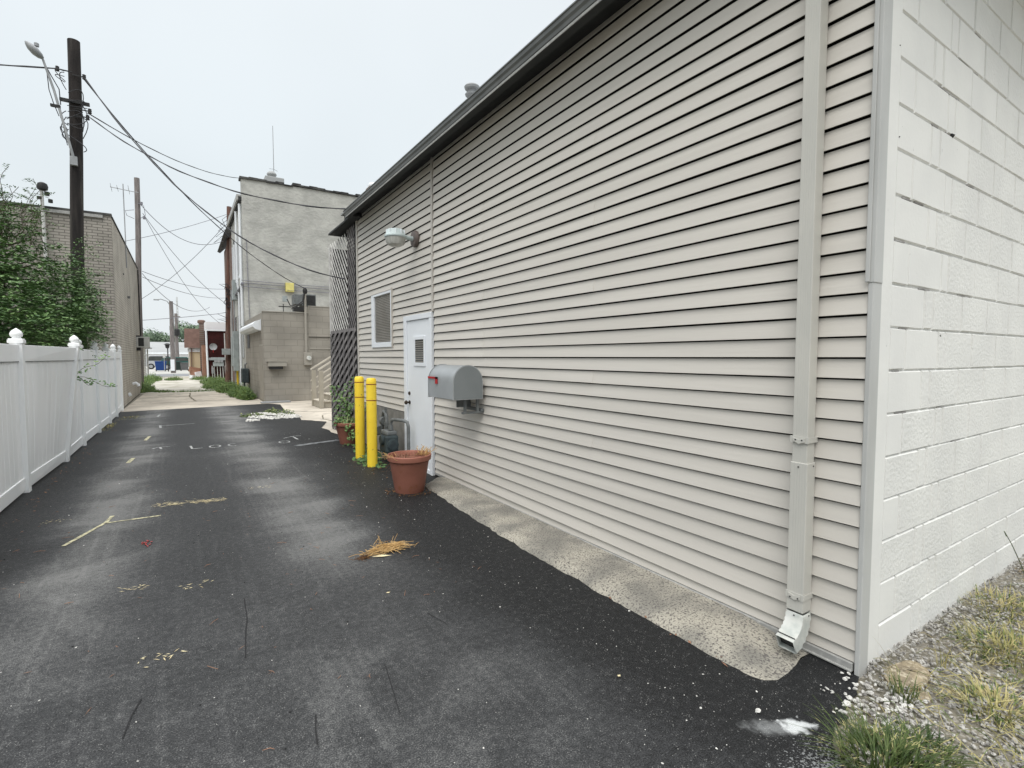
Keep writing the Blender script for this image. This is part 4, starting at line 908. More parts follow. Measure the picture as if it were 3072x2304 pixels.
# ================================================================== CABLES
def cable(label, a, b_, sag, r, m='cable', n=24, twist=0, cat='overhead cable'):
    a, b_ = Vector(a), Vector(b_); mb = MB()
    path = [a.lerp(b_, t / n) + Vector((0, 0, -4 * sag * (t / n) * (1 - t / n))) for t in range(n + 1)]
    mb.tube(path, r, 6)
    if twist:
        mb.tube([p + Vector((twist * math.cos(i * 1.1), 0, twist * math.sin(i * 1.1))) for i, p in enumerate(path)], r * .8, 5)
    return tag(mb.build('overhead_cable', m), label, cat, 'overhead cables')
cable('thick cable from the dark pole down to the lattice porch', (-1.57, 14.35, 7.38), (2.53, 9.5, 2.85), .80, .010, twist=.012)
cable('cable from the dark pole sagging down to the taupe annex mast', (-1.57, 14.35, 7.33), (3.42, 17.9, 3.70), .55, .009, twist=.010)
cable('upper cable from the dark pole to the stucco building corner', (-1.54, 14.35, 6.65), (2.24, 23.3, 8.55), .30, .010, twist=.008)
cable('lower cable from the dark pole ending at the near gutter', (-1.50, 14.35, 6.56), (2.27, 8.25, 3.76), .42, .009, twist=.012)
cable('cable running off the left edge from the dark pole', (-1.98, 14.33, 7.43), (-8, 14.2, 6.95), .25, .012, twist=.015)
cable('thin cable from the weathered pole across to the brown pole', (-1.3, 27.8, 8.05), (2.1, 29.9, 7.4), .85, .013, 'cable_grey')
cable('long cable rising from behind the left roof to the brown pole top', (-4.5, 27.5, 5.6), (2.1, 29.8, 8.6), .25, .012, 'cable_grey')
cable('thin cable from the weathered pole falling towards the brown pole middle', (-1.25, 27.8, 7.7), (2.0, 29.8, 4.1), .35, .011, 'cable_grey')
cable('second thin cable falling beside it from the weathered pole', (-1.2, 27.8, 7.6), (2.0, 36.0, 3.5), .6, .011, 'cable_grey')
cable('looped cable from the brown pole down to the far left', (1.9, 29.8, 7.9), (-2.6, 34.0, 3.9), .4, .012, 'cable_grey')
cable('faint cable from the weathered pole to the far right roofs', (-1.35, 27.9, 5.2), (3.0, 40.0, 6.1), .3, .012, 'cable_grey')
cable('second faint cable from the weathered pole to the far right roofs', (-1.35, 27.9, 4.95), (3.0, 40.0, 5.5), .35, .012, 'cable_grey')
cable('low cable from the weathered pole towards the red building', (-1.35, 27.9, 5.1), (1.6, 38.0, 4.6), .8, .012, 'cable_grey')
cable('low street cable crossing the alley mouth', (-8, 47.0, 3.7), (2.2, 40.0, 4.35), .15, .02, 'cable_grey')
mb = MB()
for dz, s in ((4.42, .02), (4.28, .04), (4.52, .03)):
    mb.tube([(2.1, 23.32, dz)] + [(2.2 + i * .45, 23.33, dz - s * math.sin(math.pi * i / 13)) for i in range(14)], .014, 5)
mb.tube([(2.14, 23.32, 4.4), (2.13, 25, 4.25), (2.12, 28, 4.2)], .05, 6); mb.tube([(2.32, 23.35, 6.2), (2.36, 23.35, 3.5), (2.42, 23.35, 1.4)], .014, 5)
tag(mb.build('wall_cable', 'cable_grey'), 'bundle of wires strung across the stucco facade', 'wall cable')

# ================================================================== GREY STUCCO BUILDING
gb = thing('stucco_building', 'tall two-storey grey stucco building beyond the taupe annex', 'building', (2.2, 23.4, 0))
b = MB(); b.prism([(2.2, 23.4, 0), (2.2, 23.4, 8.56), (4.6, 23.4, 8.60), (7.6, 23.4, 8.58), (12, 23.4, 8.5), (12, 23.4, 0)], (0, .35, 0)); b.build('facade', 'stucco', gb)
b = MB(); b.box(2.2, 12, 23.752, 28.6, 0, 7.85); b.build('side_wall', 'stucco', gb)
b = MB(); rs = random.Random(21); xs = [2.14 + i * .33 for i in range(31)]
for i in range(30):
    z = 8.57 + (.04 if xs[i] > 4 else 0) + rs.uniform(-.02, .02); b.box(xs[i], xs[i + 1] - .002, 23.33 + rs.uniform(0, .02), 23.8, z, z + rs.uniform(.05, .11))
b.build('coping', 'coping', gb)
b = MB(); b.box(2.02, 2.5, 23.42, 28.4, 7.86, 7.93); b.box(2.02, 2.08, 23.42, 28.4, 7.72, 7.86); b.build('eave', 'dull_trim', gb)
b = MB(); b.box(2.09, 2.198, 23.42, 28.4, 7.70, 7.855); b.build('soffit', 'soffit', gb)
for yy in (24.3, 25.9, 27.4):
    w_ = MB(); pts = [(2.19, yy - .35, 4.9), (2.19, yy + .35, 4.9), (2.19, yy + .35, 6.6)] + [(2.19, yy + .35 * math.cos(math.pi * i / 8), 6.6 + .3 * math.sin(math.pi * i / 8)) for i in range(1, 8)] + [(2.19, yy - .35, 6.6)]
    w_.prism(pts, (.015, 0, 0)); wv = w_.build('arched_window', 'glass', gb)
    f_ = MB(); f_.box(2.14, 2.188, yy - .42, yy - .352, 4.85, 6.6); f_.box(2.14, 2.188, yy + .352, yy + .42, 4.85, 6.6); f_.box(2.13, 2.188, yy - .45, yy + .45, 4.75, 4.85); f_.build('frame', 'white_paint', wv)
    w_ = MB(); w_.box(2.185, 2.198, yy - .35, yy + .35, 1.4, 3.3); wv = w_.build('window', 'glass', gb)
b = MB(); b.tube([(2.13, 23.6, 7.6), (2.13, 23.6, 2.7)], .05, 8); b.tube([(2.10, 24.9, 7.6), (2.10, 24.9, 4.5), (2.14, 24.9, 4.3), (2.14, 24.9, .2)], .045, 8); b.build('drain_pipe', 'white_paint', gb, smooth=True)
b = MB(); b.box(1.98, 2.19, 26.3, 26.7, .8, 2.6); b.box(2.0, 2.19, 27.5, 27.9, 1.0, 2.4); b.box(2.0, 2.19, 26.2, 26.6, 4.0, 4.9); b.build('meter_box', 'panel_grey', gb, bevel=.01)
b = MB(); b.tube([(2.06, 26.5, 4.0), (2.06, 26.5, 2.6)], .03, 6); b.tube([(2.06, 26.5, .8), (2.06, 26.5, 0)], .03, 6); b.tube([(2.06, 27.7, 4.6), (2.06, 27.7, 2.4)], .03, 6); b.build('conduit', 'metal', gb)
rv = thing('rooftop_vent', 'pale round rooftop ventilator on the stucco building roof', 'roof vent', (3.5, 24.6, 8))
b = MB(); b.box(3.2, 3.95, 24.3, 25.0, 7.85, 9.15); b.lathe([(.10, 9.15), (.11, 9.2), (.2, 9.28), (.2, 9.34), (.12, 9.42), (.04, 9.46)], (3.5, 24.6, 0), 14); b.build('housing', 'ware_roof', rv, bevel=.03)
ra = thing('radio_antenna', 'thin whip antenna on the roof of the stucco building', 'antenna', (3.79, 26, 7.9))
b = MB(); b.tube([(3.79, 26, 7.9), (3.79, 26, 11.95)], [.022, .012], 5); b.tube([(3.6, 26, 10.0), (3.79, 26, 10.02), (3.95, 26, 9.95)], .01, 4); b.build('mast', 'metal', ra)
# brown brick building beyond
bb = thing('brown_brick_building', 'narrow brown brick building with a black roof edge beyond the stucco building', 'building', (2.2, 31, 0))
b = MB(); b.box(2.18, 12, 28.61, 33.4, 0, 7.35); b.build('wall', 'brown_brick', bb)
b = MB(); b.prism([(2.0, 28.62, 7.30), (1.86, 28.62, 7.36), (2.1, 28.62, 7.95), (2.6, 28.62, 7.95)], (0, 5.0, 0)); b.build('roof_edge', 'coping', bb)

# ================================================================== TAUPE ANNEX
ax = thing('taupe_annex', 'low taupe painted block annex in front of the stucco building', 'building', (2.2, 18, 0))
b = MB(); b.box(2.2, 3.55, 17.98, 23.39, 0, 2.87); b.box(3.552, 8, 17.98, 23.39, 0, 3.10); b.build('wall_core', 'annex', ax)
b = MB(); b.box(2.2, 3.551, 17.95, 17.978, 0, 2.875); b.box(3.554, 8, 17.945, 17.978, 2.115, 3.105); b.box(3.554, 8, 17.945, 17.978, 0, 1.72); b.box(3.554, 8, 17.968, 17.978, 1.722, 2.113); b.build('front_wall', 'annex_x', ax)
b = MB(); b.box(2.185, 2.198, 17.955, 18.1, 0, 2.878); b.box(2.185, 2.198, 18.102, 23.3, 0, 2.35); b.build('side_wall', 'annex_y', ax)
b = MB(); b.box(2.17, 3.57, 17.93, 18.1, 2.877, 2.90); b.box(3.572, 8, 17.93, 18.1, 3.107, 3.13); b.box(3.57, 8, 17.925, 17.944, 1.70, 1.735); b.build('coping', 'annex_light', ax)
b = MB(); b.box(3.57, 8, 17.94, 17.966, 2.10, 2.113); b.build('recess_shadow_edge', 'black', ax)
b = MB(); b.prism([(1.95, 18.4, 2.42), (1.95, 18.4, 2.50), (2.03, 18.4, 2.60), (2.19, 18.4, 2.66), (2.19, 18.4, 2.30), (2.03, 18.4, 2.34)], (0, 4.5, 0)); b.build('eave', 'white_paint', ax)
b = MB(); b.box(2.184, 2.19, 18.05, 18.95, .03, 1.85); dd = b.build('side_door', 'annex_light', ax)
b = MB(); b.box(2.172, 2.183, 18.1, 18.9, .05, 1.80); b.build('door_leaf', 'annex', dd)
b = MB(); b.box(2.172, 2.1835, 21.75, 22.4, 1.78, 2.29); b.build('side_window', 'black', ax)
b = MB(); b.box(2.29, 2.83, 17.72, 17.948, 1.14, 1.29); b.box(2.26, 2.85, 17.70, 17.948, 1.292, 1.305); b.build('vent_hood', 'annex_light', ax, bevel=.01)
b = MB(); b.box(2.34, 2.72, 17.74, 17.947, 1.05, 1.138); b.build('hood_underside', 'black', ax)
b = MB(); b.box(2.05, 2.9, 17.55, 17.9, 0.0, .03); b.build('door_step', 'metal', ax)
em = thing('electric_meter', 'round glass electric meter in a taupe box on the annex front wall', 'electric meter', (3.5, 17.9, 1.2))
b = MB(); b.box(3.38, 3.63, 17.82, 17.944, 1.17, 1.58); b.build('meter_box', 'annex_light', em, bevel=.015)
b = MB(); b.lathe([(.075, 0), (.075, -.05), (.065, -.08), (.03, -.085)], (3.52, 17.82, 1.40), 20, 'y'); b.build('meter_dial', 'galv', em, smooth=True)
sm_ = MB(); sm_.tube([(3.46, 17.89, 1.58), (3.46, 17.89, 3.55)], .035, 10); sm_.build('service_pipe', 'annex_light', em, smooth=True)
b = MB(); b.lathe([(.04, 3.5), (.07, 3.54), (.075, 3.62), (.04, 3.70)], (3.46, 17.89, 0), 12); b.tube([(3.42, 17.85, 3.55), (3.36, 17.8, 3.25), (3.15, 17.8, 3.08), (2.98, 17.8, 3.10), (2.9, 17.85, 3.3)], .018, 5); b.tube([(3.44, 17.85, 3.52), (3.38, 17.8, 3.2), (3.1, 17.8, 3.02), (3.0, 17.8, 2.98)], .016, 5); b.build('weatherhead', 'black', em, smooth=True)
yb = thing('yellow_box', 'pale yellow junction box high on the stucco facade', 'junction box', (3.93, 23.3, 4.3))
b = MB(); b.box(3.74, 4.06, 23.22, 23.395, 4.17, 4.54); b.build('box', 'cap_yellow', yb, bevel=.01)
b = MB(); b.box(4.062, 4.075, 23.24, 23.38, 4.18, 4.52); b.box(3.78, 4.03, 23.205, 23.219, 4.22, 4.23); b.build('hinge', 'dull_trim', yb)
ac = thing('rooftop_air_conditioner', 'dark-grilled air conditioner sitting on the annex roof', 'air conditioner', (3.6, 18.8, 3.1))
b = MB(); b.box(3.50, 3.95, 18.6, 19.2, 3.18, 3.58); b.box(3.25, 3.50, 18.6, 19.1, 3.22, 3.56); b.build('casing', 'pipe_grey', ac, bevel=.01)
b = MB()
for k in range(9): b.box(3.53, 3.92, 18.585, 18.598, 3.21 + k * .038, 3.235 + k * .038)
b.build('grille', 'black', ac)
b = MB(); b.box(2.75, 3.35, 18.5, 18.56, 3.10, 3.13); b.box(2.88, 2.90, 18.5, 18.55, 2.9, 3.2); b.box(3.2, 3.6, 18.4, 18.7, 2.98, 3.12); b.build('frame_rail', 'black', ac)
b = MB(); b.box(2.88, 3.02, 18.5, 18.6, 3.28, 3.47); b.build('control_box', 'panel_grey', ac)
# stairs
sr = thing('wooden_stair', 'tan painted wooden stair with handrails beside the taupe annex', 'stairs', (3.3, 15.5, 0))
b = MB()
for k in range(6): b.box(3.26 + k * .27, 6, 15.04, 15.97, .17 * k, .17 * (k + 1) - .002)
b.build('steps', 'stair', sr)
b = MB()
for k in range(6): b.box(3.24 + k * .27, 3.56 + k * .27, 15.0, 16.0, .17 * (k + 1), .17 * (k + 1) + .03)
b.build('tread', 'stair_lite', sr, bevel=.004)
for y_ in (15.02, 15.98):
    b = MB(); b.box(3.22, 3.34, y_ - .05, y_ + .05, 0, 1.05); b.build('newel_post', 'stair', sr, bevel=.005)
    b = MB(); sl_ = .17 / .27
    for dz, th_ in ((1.05, .05), (.72, .04), (.42, .04)): b.prism([(3.2, y_ - .03, dz), (3.2, y_ - .03, dz + th_), (5.6, y_ - .03, dz + th_ + 2.4 * sl_), (5.6, y_ - .03, dz + 2.4 * sl_)], (0, .06, 0))
    b.build('handrail', 'stair_lite', sr)
# far gas meter by annex
g2 = thing('gas_meter', 'distant dark gas meter against the annex side wall amid weeds', 'gas meter', (1.95, 21.5, 0))
b = MB(); b.box(1.92, 2.15, 21.9, 22.5, .45, 1.0); b.build('meter_body', 'meter_grey', g2, bevel=.03)
b = MB(); b.tube([(2.03, 22.0, .95), (2.03, 22.0, 1.15), (2.1, 22.0, 1.2)], .03, 8); b.tube([(2.03, 22.4, 1.0), (2.03, 22.4, 0)], .03, 8); b.build('pipe', 'pipe_grey', g2)

# ================================================================== FAR BUILDINGS
rbld = thing('red_brick_building', 'small dark red brick building with white trim at the right end of the alley', 'building', (1.9, 39, 0))
b = MB(); b.box(1.36, 6, 39.0, 41.5, 0, 3.2); b.build('wall', 'red_brick', rbld)
b = MB(); b.box(1.28, 2.7, 38.9, 38.998, 3.14, 3.24); b.build('gutter', 'white_paint', rbld)
b = MB(); b.tube([(1.38, 38.93, 3.15), (1.42, 38.93, .15), (1.34, 38.85, .05)], .06, 8); b.build('downspout', 'white_paint', rbld)
b = MB(); b.box(1.36, 6, 39.4, 41.4, 3.25, 3.75); b.build('parapet', 'ware_wall', rbld)
b = MB(); b.box(1.15, 1.355, 39.3, 41.0, 0, 2.2); b.build('side_boards', 'cardboard', rbld)
b = MB(); b.box(1.08, 1.38, 41.6, 42.0, 0, 3.75); b.lathe([(.2, 3.75), (.24, 3.8), (.24, 3.95), (.15, 4.0)], (1.22, 41.8, 0), 12); b.build('chimney', 'brown_brick', rbld)
for x_ in (2.42, 2.58): 
    b = MB(); b.tube([(x_, 38.9, 3.0), (x_ + .02, 38.9, .1)], .035, 6); b.build('conduit', 'ac_white', rbld)
dish = thing('satellite_dish', 'round grey satellite dish on the red brick wall', 'satellite dish', (1.75, 38.7, 2.1))
b = MB(); b.lathe([(.02, .05), (.12, .03), (.2, .0), (.225, -.03), (.2, -.01), (.1, .02), (.02, .035)], (1.75, 38.75, 2.10), 24, 'y'); b.build('reflector', 'metal', dish, smooth=True)
b = MB(); b.tube([(1.75, 38.9, 1.75), (1.75, 38.72, 1.72), (1.75, 38.45, 1.9)], .02, 6); b.tube([(1.75, 38.97, 1.78), (1.75, 38.8, 2.05)], .03, 6); b.build('arm', 'tail', dish)
mbk = thing('meter_bank', 'row of grey utility meters with pipes low on the red brick wall', 'meter bank', (2.0, 38.9, .9))
b = MB(); b.box(1.62, 2.55, 38.8, 38.99, 1.22, 1.40); b.box(1.72, 2.33, 38.78, 38.99, .82, 1.08); b.build('panel', 'panel_grey', mbk, bevel=.01)
b = MB(); b.lathe([(.09, 0), (.09, -.08)], (1.56, 38.98, 1.3), 12, 'y')
for k in range(3): b.lathe([(.09, 0), (.09, -.06)], (1.86 + k * .18, 38.8, 1.16), 12, 'y')
b.box(1.62, 1.74, 38.8, 38.95, .35, .75); b.build('meter', 'metal', mbk)
b = MB()
for x_ in (1.66, 1.78, 1.95, 2.12, 2.27, 2.4): b.tube([(x_, 38.88, .85), (x_ + .02, 38.88, .05)], .025, 6)
b.build('pipe', 'ac_white', mbk)
cb = thing('cream_building', 'cream walled shop with a steep brown shingle roof beyond the red building', 'building', (.8, 42, 0))
b = MB(); b.box(.42, 6, 42.0, 44.5, 0, 2.06); b.build('wall', 'cream', cb)
b = MB(); b.prism([(.17, 41.75, 2.06), (6, 41.75, 2.06), (6, 42.6, 3.42), (.2, 42.6, 3.42)], (0, .5, .02)); b.build('roof', 'brown_roof', cb)
b = MB(); b.box(.36, 6, 41.93, 41.998, 1.78, 2.02); b.build('fascia', 'white_paint', cb)
b = MB(); b.box(.54, .60, 41.85, 41.92, .1, 2.05); b.build('downspout', 'brown_roof', cb)
b = MB(); b.box(.42, .45, 41.94, 41.998, 0, 1.78); b.build('corner_board', 'white_paint', cb)
jn = thing('cardboard_pile', 'leaning pile of brown cardboard and white boxes beside the cream shop', 'boxes', (.8, 40.9, 0))
b = MB(); b.cbox((.72, 41.0, .55), (.62, .4, .34), (0, R(12), .2)); b.cbox((.62, 40.9, .25), (.3, .3, .4), (0, R(-14), 0)); b.build('brown_carton', 'cardboard', jn)
b = MB(); b.cbox((.90, 40.75, .26), (.34, .3, .32), (0, R(-10), .3)); b.cbox((.6, 40.6, .1), (.3, .3, .2), (0, .1, .6)); b.build('white_carton', 'white_paint', jn)
sb = thing('white_clapboard_house', 'small white clapboard building just past the left brick building', 'building', (-2.2, 43, 0))
b = MB(); b.box(-6, -2.2, 41.2, 46.2, .1, 2.02); b.build('wall', 'clap_far', sb)
b = MB(); b.prism([(-6, 41.0, 2.02), (-6, 41.0, 2.5), (-2.1, 41.0, 2.14), (-1.82, 41.0, 2.10), (-1.82, 41.0, 2.02)], (0, 5.3, 0)); b.build('roof', 'ware_roof', sb)
for y_ in (42.0, 44.0):
    b = MB(); b.box(-2.198, -2.17, y_, y_ + .5, .75, 1.65); b.build('window', 'white_paint', sb)
    b = MB(); b.box(-2.169, -2.165, y_ + .08, y_ + .42, .82, 1.58); b.build('pane', 'glass', sb)
b = MB(); b.tube([(-2.1, 46.1, 2.0), (-2.1, 46.1, 0)], .05, 6); b.build('downspout', 'ac_white', sb)
wh = thing('warehouse', 'long low white warehouse with a grey roof across the parking lot', 'building', (0, 110, 0))
b = MB(); b.box(-60, 30, 110, 130, 0, 1.95); b.build('wall', 'ware_wall', wh)
b = MB(); b.prism([(-60, 109.5, 1.95), (-60, 109.5, 2.15), (-60, 125, 4.4), (-60, 140, 4.4), (-60, 140, 1.95)], (90, 0, 0)); b.build('roof', 'ware_roof', wh)
b = MB()
for k in range(12): b.box(-40 + k * 5, -37 + k * 5, 109.9, 109.98, .5, .8)
b.build('wall_stripe', 'road', wh)
b = MB(); b.box(-60, 30, 109.42, 109.5, 1.9, 2.2); b.build('gutter', 'white_paint', wh)
# far poles and lamp
P4 = pole('utility_pole', 'pale wooden pole with a curved street lamp at the edge of the parking lot', -.655, 54.8, 6.35, .2, .15, 'pole_old')
b = MB(); b.tube([(-.68, 54.8, 5.9), (-.95, 54.8, 6.35), (-1.4, 54.8, 6.5), (-1.65, 54.8, 6.45)], .04, 6); b.cbox((-1.72, 54.8, 6.42), (.4, .15, .1)); b.build('lamp_arm', 'metal', P4)
b = MB(); b.box(-.85, -.55, 54.5, 54.62, .2, 1.2); b.build('notice', 'white_paint', P4)
P5 = pole('utility_pole', 'far grey pole with a transformer behind the street lamp pole', -.42, 72, 6.5, .2, .16, 'pole_old')
b = MB(); b.lathe([(.25, 3.9), (.28, 3.95), (.28, 4.6), (.2, 4.7)], (-.36, 71.7, 0), 12); b.build('transformer', 'black', P5)
b = MB(); b.box(-.75, .0, 71.9, 72.0, 6.1, 6.2); b.box(-.6, -.1, 71.9, 72.0, 5.6, 5.68); b.box(-1.1, -.7, 71.8, 72.0, 4.6, 5.0); b.build('crossarm', 'pole_old', P5)
sp = thing('lantern_post', 'black lantern lamp post in front of the warehouse', 'street lamp', (-1.12, 60, 0))
b = MB(); b.tube([(-1.12, 60, 0), (-1.12, 60, 2.3)], .05, 8); b.build('post', 'black', sp)
b = MB(); b.lathe([(.1, 2.25), (.16, 2.35), (.2, 2.6), (.32, 2.62), (.1, 2.75)], (-1.14, 60, 0), 8); b.build('lantern', 'black', sp)
ss = thing('sign_post', 'grey metal sign post by the blue bin', 'sign post', (-1.44, 60.5, 0))
b = MB(); b.tube([(-1.44, 60.5, 0), (-1.44, 60.5, 1.75)], .035, 6); b.build('post', 'metal', ss)
b = MB(); b.box(-1.55, -1.33, 60.44, 60.46, 1.35, 1.72); b.build('sign_plate', 'ac_white', ss)
# bins
def bin_(label, x, y, w, h, m, lid):
    t = thing('wheelie_bin', label, 'trash bin', (x, y, 0), 'bins by the parking lot')
    b = MB(); b.add([(x - w * .42, y - w * .4, .08), (x + w * .42, y - w * .4, .08), (x + w * .42, y + w * .4, .08), (x - w * .42, y + w * .4, .08), (x - w / 2, y - w / 2, h), (x + w / 2, y - w / 2, h), (x + w / 2, y + w / 2, h), (x - w / 2, y + w / 2, h)],
                    [(0, 3, 2, 1), (4, 5, 6, 7), (0, 1, 5, 4), (1, 2, 6, 5), (2, 3, 7, 6), (3, 0, 4, 7)]); b.build('bin_body', m, t, bevel=.02)
    b = MB(); b.box(x - w * .53, x + w * .53, y - w * .53, y + w * .53, h, h + .06); b.build('lid', lid, t, bevel=.02)
    b = MB(); b.lathe([(.09, -.04), (.09, .04)], (x - w * .4, y - w * .35, .09), 10, 'x'); b.lathe([(.09, -.04), (.09, .04)], (x + w * .4, y - w * .35, .09), 10, 'x'); b.build('wheel', 'black', t); return t
bin_('blue wheeled bin at the edge of the parking lot', -1.78, 62, .95, .95, 'blue', 'blue')
bin_('dark green wheeled bin behind the pale lamp pole', -.35, 62.6, .62, .88, 'dark_green', 'dark_green')
bin_('grey slatted bin at the right of the parked cars', .22, 62.6, .75, .78, 'grey_plastic', 'grey_plastic')
# cars
def car(label, x, y, m, L_=4.4, suv=False):
    t = thing('parked_car', label, 'car', (x, y, 0), 'cars in the parking lot')
    h = 1.62 if suv else 1.42; w = 1.8
    prof = [(-L_ / 2, .35), (-L_ / 2 + .02, .75), (-L_ / 2 + .15, .9), (-L_ / 2 + .5, h - .1), (-L_ / 2 + .9, h), (.35, h), (1.05, .98), (L_ / 2 - .25, .85), (L_ / 2, .65), (L_ / 2, .32)]
    b = MB(); b.prism([(x + px, y - w / 2, z) for px, z in prof], (0, w, 0)); b.build('body', m, t, bevel=.06)
    b = MB(); b.prism([(x - L_ / 2 + .45, y - w / 2 - .01, .98), (x - L_ / 2 + .68, y - w / 2 - .01, h - .12), (x + .3, y - w / 2 - .01, h - .12), (x + .85, y - w / 2 - .01, .98)], (0, w + .02, 0)); b.build('window', 'glass', t)
    for dx in (-L_ / 2 + .8, L_ / 2 - .85):
        for sy in (-1, 1):
            b = MB(); b.lathe([(.20, -.11), (.33, -.1), (.33, .1), (.20, .11)], (x + dx, y + sy * (w / 2 - .08), .33), 18, 'y'); wv = b.build('wheel', 'black', t)
            b = MB(); b.lathe([(.19, -.115), (.19, .115)], (x + dx, y + sy * (w / 2 - .08), .33), 14, 'y'); b.build('rim', 'metal', wv)
    b = MB(); b.box(x - L_ / 2 - .02, x - L_ / 2 + .06, y - w / 2 - .015, y - w / 2 + .3, .72, .88); b.build('tail_light', 'tail', t)
    return t
car('silver and dark sport utility car parked behind the blue bin', -1.6, 73, 'car_white', 4.4, True)
car('dark green sedan parked behind the lamp pole', .1, 68, 'car_green', 4.5)
car('white car at the far right behind the cream shop', 4.5, 78, 'ware_wall', 4.5)
# far tower
tw = thing('radio_tower', 'faint tall lattice radio tower far behind the warehouse', 'tower', (-.5, 150, 0))
b = MB(); cx, cy = -.62, 150
for k in range(3):
    a = k * 2.094; b.tube([(cx + 1.1 * math.cos(a), cy + 1.1 * math.sin(a), 0), (cx + .25 * math.cos(a), cy + .25 * math.sin(a), 10), (cx + .12 * math.cos(a), cy + .12 * math.sin(a), 16)], .06, 4)
for i in range(18):
    z = i * .85; r_ = 1.1 - .085 * z if z < 10 else .25; r2 = max(.15, 1.1 - .085 * (z + .85)) if z < 10 else .2
    for k in range(3): a = k * 2.094; a2 = (k + 1) * 2.094; b.tube([(cx + r_ * math.cos(a), cy + r_ * math.sin(a), z), (cx + r2 * math.cos(a2), cy + r2 * math.sin(a2), z + .85)], .035, 3)
b.build('lattice_mast', 'ac_white', tw)
# far trees
def far_tree(label, x, y, rx, h, seed):
    t = thing('tree', label, 'tree', (x, y, 0), 'trees beyond the warehouse'); rs = random.Random(seed)
    b = MB(); b.tube([(x, y, 0), (x, y, h * .6)], [.4, .2], 8); b.build('trunk', 'bark', t)
    b = MB(); lob = [(x + rs.uniform(-.6, .6) * rx, y + rs.uniform(-.5, .5) * rx, h * rs.uniform(.45, .8), rx * rs.uniform(.35, .6)) for _ in range(9)]
    for k in range(2600):
        q = rs.choice(lob); v = Vector((rs.gauss(0, 1), rs.gauss(0, 1), rs.gauss(0, 1))).normalized() * q[3] * rs.uniform(.7, 1.05); v.z *= .75
        b.leaf(Vector(q[:3]) + v, rs.uniform(.35, .7), rs.uniform(.25, .5), v + Vector((0, 0, .5)), (rs.uniform(-1, 1), rs.uniform(-1, 1), rs.uniform(-1, 1)))
    b.build('crown', 'far_leaf', t)
far_tree('dense tree behind the left end of the warehouse', -11.5, 145, 5, 7.0, 1)
far_tree('rounded tree left of the far lamp pole', -6.2, 146, 5.0, 8.6, 2)
far_tree('broad tree right of the radio tower', 2.0, 140, 5.5, 9.6, 3)
far_tree('green tree behind the brown shingle roof', 7.5, 138, 5, 9.8, 4)
far_tree('low tree at the far left edge of the gap', -17, 150, 5, 8.0, 5)

# ================================================================== NEAR TREE
tr = thing('tree', 'leafy green tree spilling over the white fence in front of the brick building', 'tree', (-2.6, 12.2, 0))
rs = random.Random(31); b = MB(); lf = MB(); ld = MB()
b.tube([(-2.75, 12.3, 0), (-2.7, 12.2, 1.0), (-2.62, 12.1, 2.2), (-2.55, 12.0, 3.4)], [.10, .085, .06, .03], 8)
limbs = []
for k in range(46):
    z = rs.uniform(.8, 3.3); a = rs.uniform(0, 6.28); L_ = rs.uniform(.7, 1.35) * (1.15 - .12 * z); p = Vector((-2.66, 12.15, z)); path = [p]
    el = rs.uniform(.1, .9)
    d = Vector((math.cos(a) * math.cos(el), math.sin(a) * math.cos(el) * 1.3, math.sin(el)))
    for i in range(5): path.append(path[-1] + d * L_ / 5 + Vector((rs.uniform(-.05, .05), rs.uniform(-.05, .05), rs.uniform(-.03, .05)))); 
    b.tube(path, [.03, .024, .018, .012, .008, .004], 5); limbs.append(path)
def frond(mb, p, d, L_, n, ls):
    d = Vector(d).normalized(); q = Vector(p); side = d.cross(Vector((0, 0, 1)))
    if side.length < .1: side = Vector((1, 0, 0))
    side.normalize()
    for i in range(n):
        q = q + d * L_ / n + Vector((0, 0, -.004 * i)); 
        for s in (-1, 1):
            dd = (side * s * rs.uniform(.7, 1.1) + d * rs.uniform(.2, .7) + Vector((0, 0, rs.uniform(-.3, .15))))
            mb.leaf(q + dd.normalized() * ls * .5, ls * rs.uniform(.8, 1.2), ls * .42, (rs.uniform(-.5, .5), rs.uniform(-.5, .5), 1), dd)
# dense crown lobes, all behind the fence line x<-1.5, leaning over it above 1.7 m
lobes = [(-2.35, 10.2, 2.0, .80), (-1.95, 11.6, 2.2, .62), (-2.0, 12.6, 2.4, .72), (-2.7, 10.9, 2.7, .8), (-2.4, 12.0, 3.0, .72), (-3.1, 11.6, 3.2, .9), (-1.75, 12.3, 1.75, .5), (-3.3, 10.2, 2.4, .9), (-2.0, 10.4, 1.7, .5), (-2.9, 12.6, 3.7, .5), (-3.4, 11.2, 4.0, .6), (-4.3, 11.5, 3.2, 1.1), (-2.05, 13.0, 3.2, .45), (-1.9, 13.4, 2.4, .62), (-1.85, 13.5, 1.9, .5), (-1.8, 13.7, 2.7, .42), (-2.3, 12.8, 1.7, .7), (-1.62, 14.0, 2.2, .36), (-1.66, 13.9, 3.0, .26), (-3.0, 12.2, 3.9, .6), (-2.5, 12.4, 3.6, .45), (-3.8, 12, 4.1, .7)]
for q in lobes:
    for k in range(int(900 * q[3] ** 2)):
        v = Vector((rs.gauss(0, 1), rs.gauss(0, 1), rs.gauss(0, 1))).normalized() * q[3] * (rs.random() ** .4)
        p = Vector(q[:3]) + v
        if p.x > -1.5 and p.z < 1.75: continue
        if p.x > -1.40: continue
        if p.z > 3.2 and rs.random() < .45: continue
        if p.z > 2.5 and rs.random() < .25: continue
        d = Vector((v.x, v.y, v.z * .3)) + Vector((rs.uniform(-.5, .5), rs.uniform(-.5, .5), rs.uniform(-.3, .2)))
        frond(lf if rs.random() < .72 else ld, p, d, rs.uniform(.14, .28), 4, rs.uniform(.06, .10))
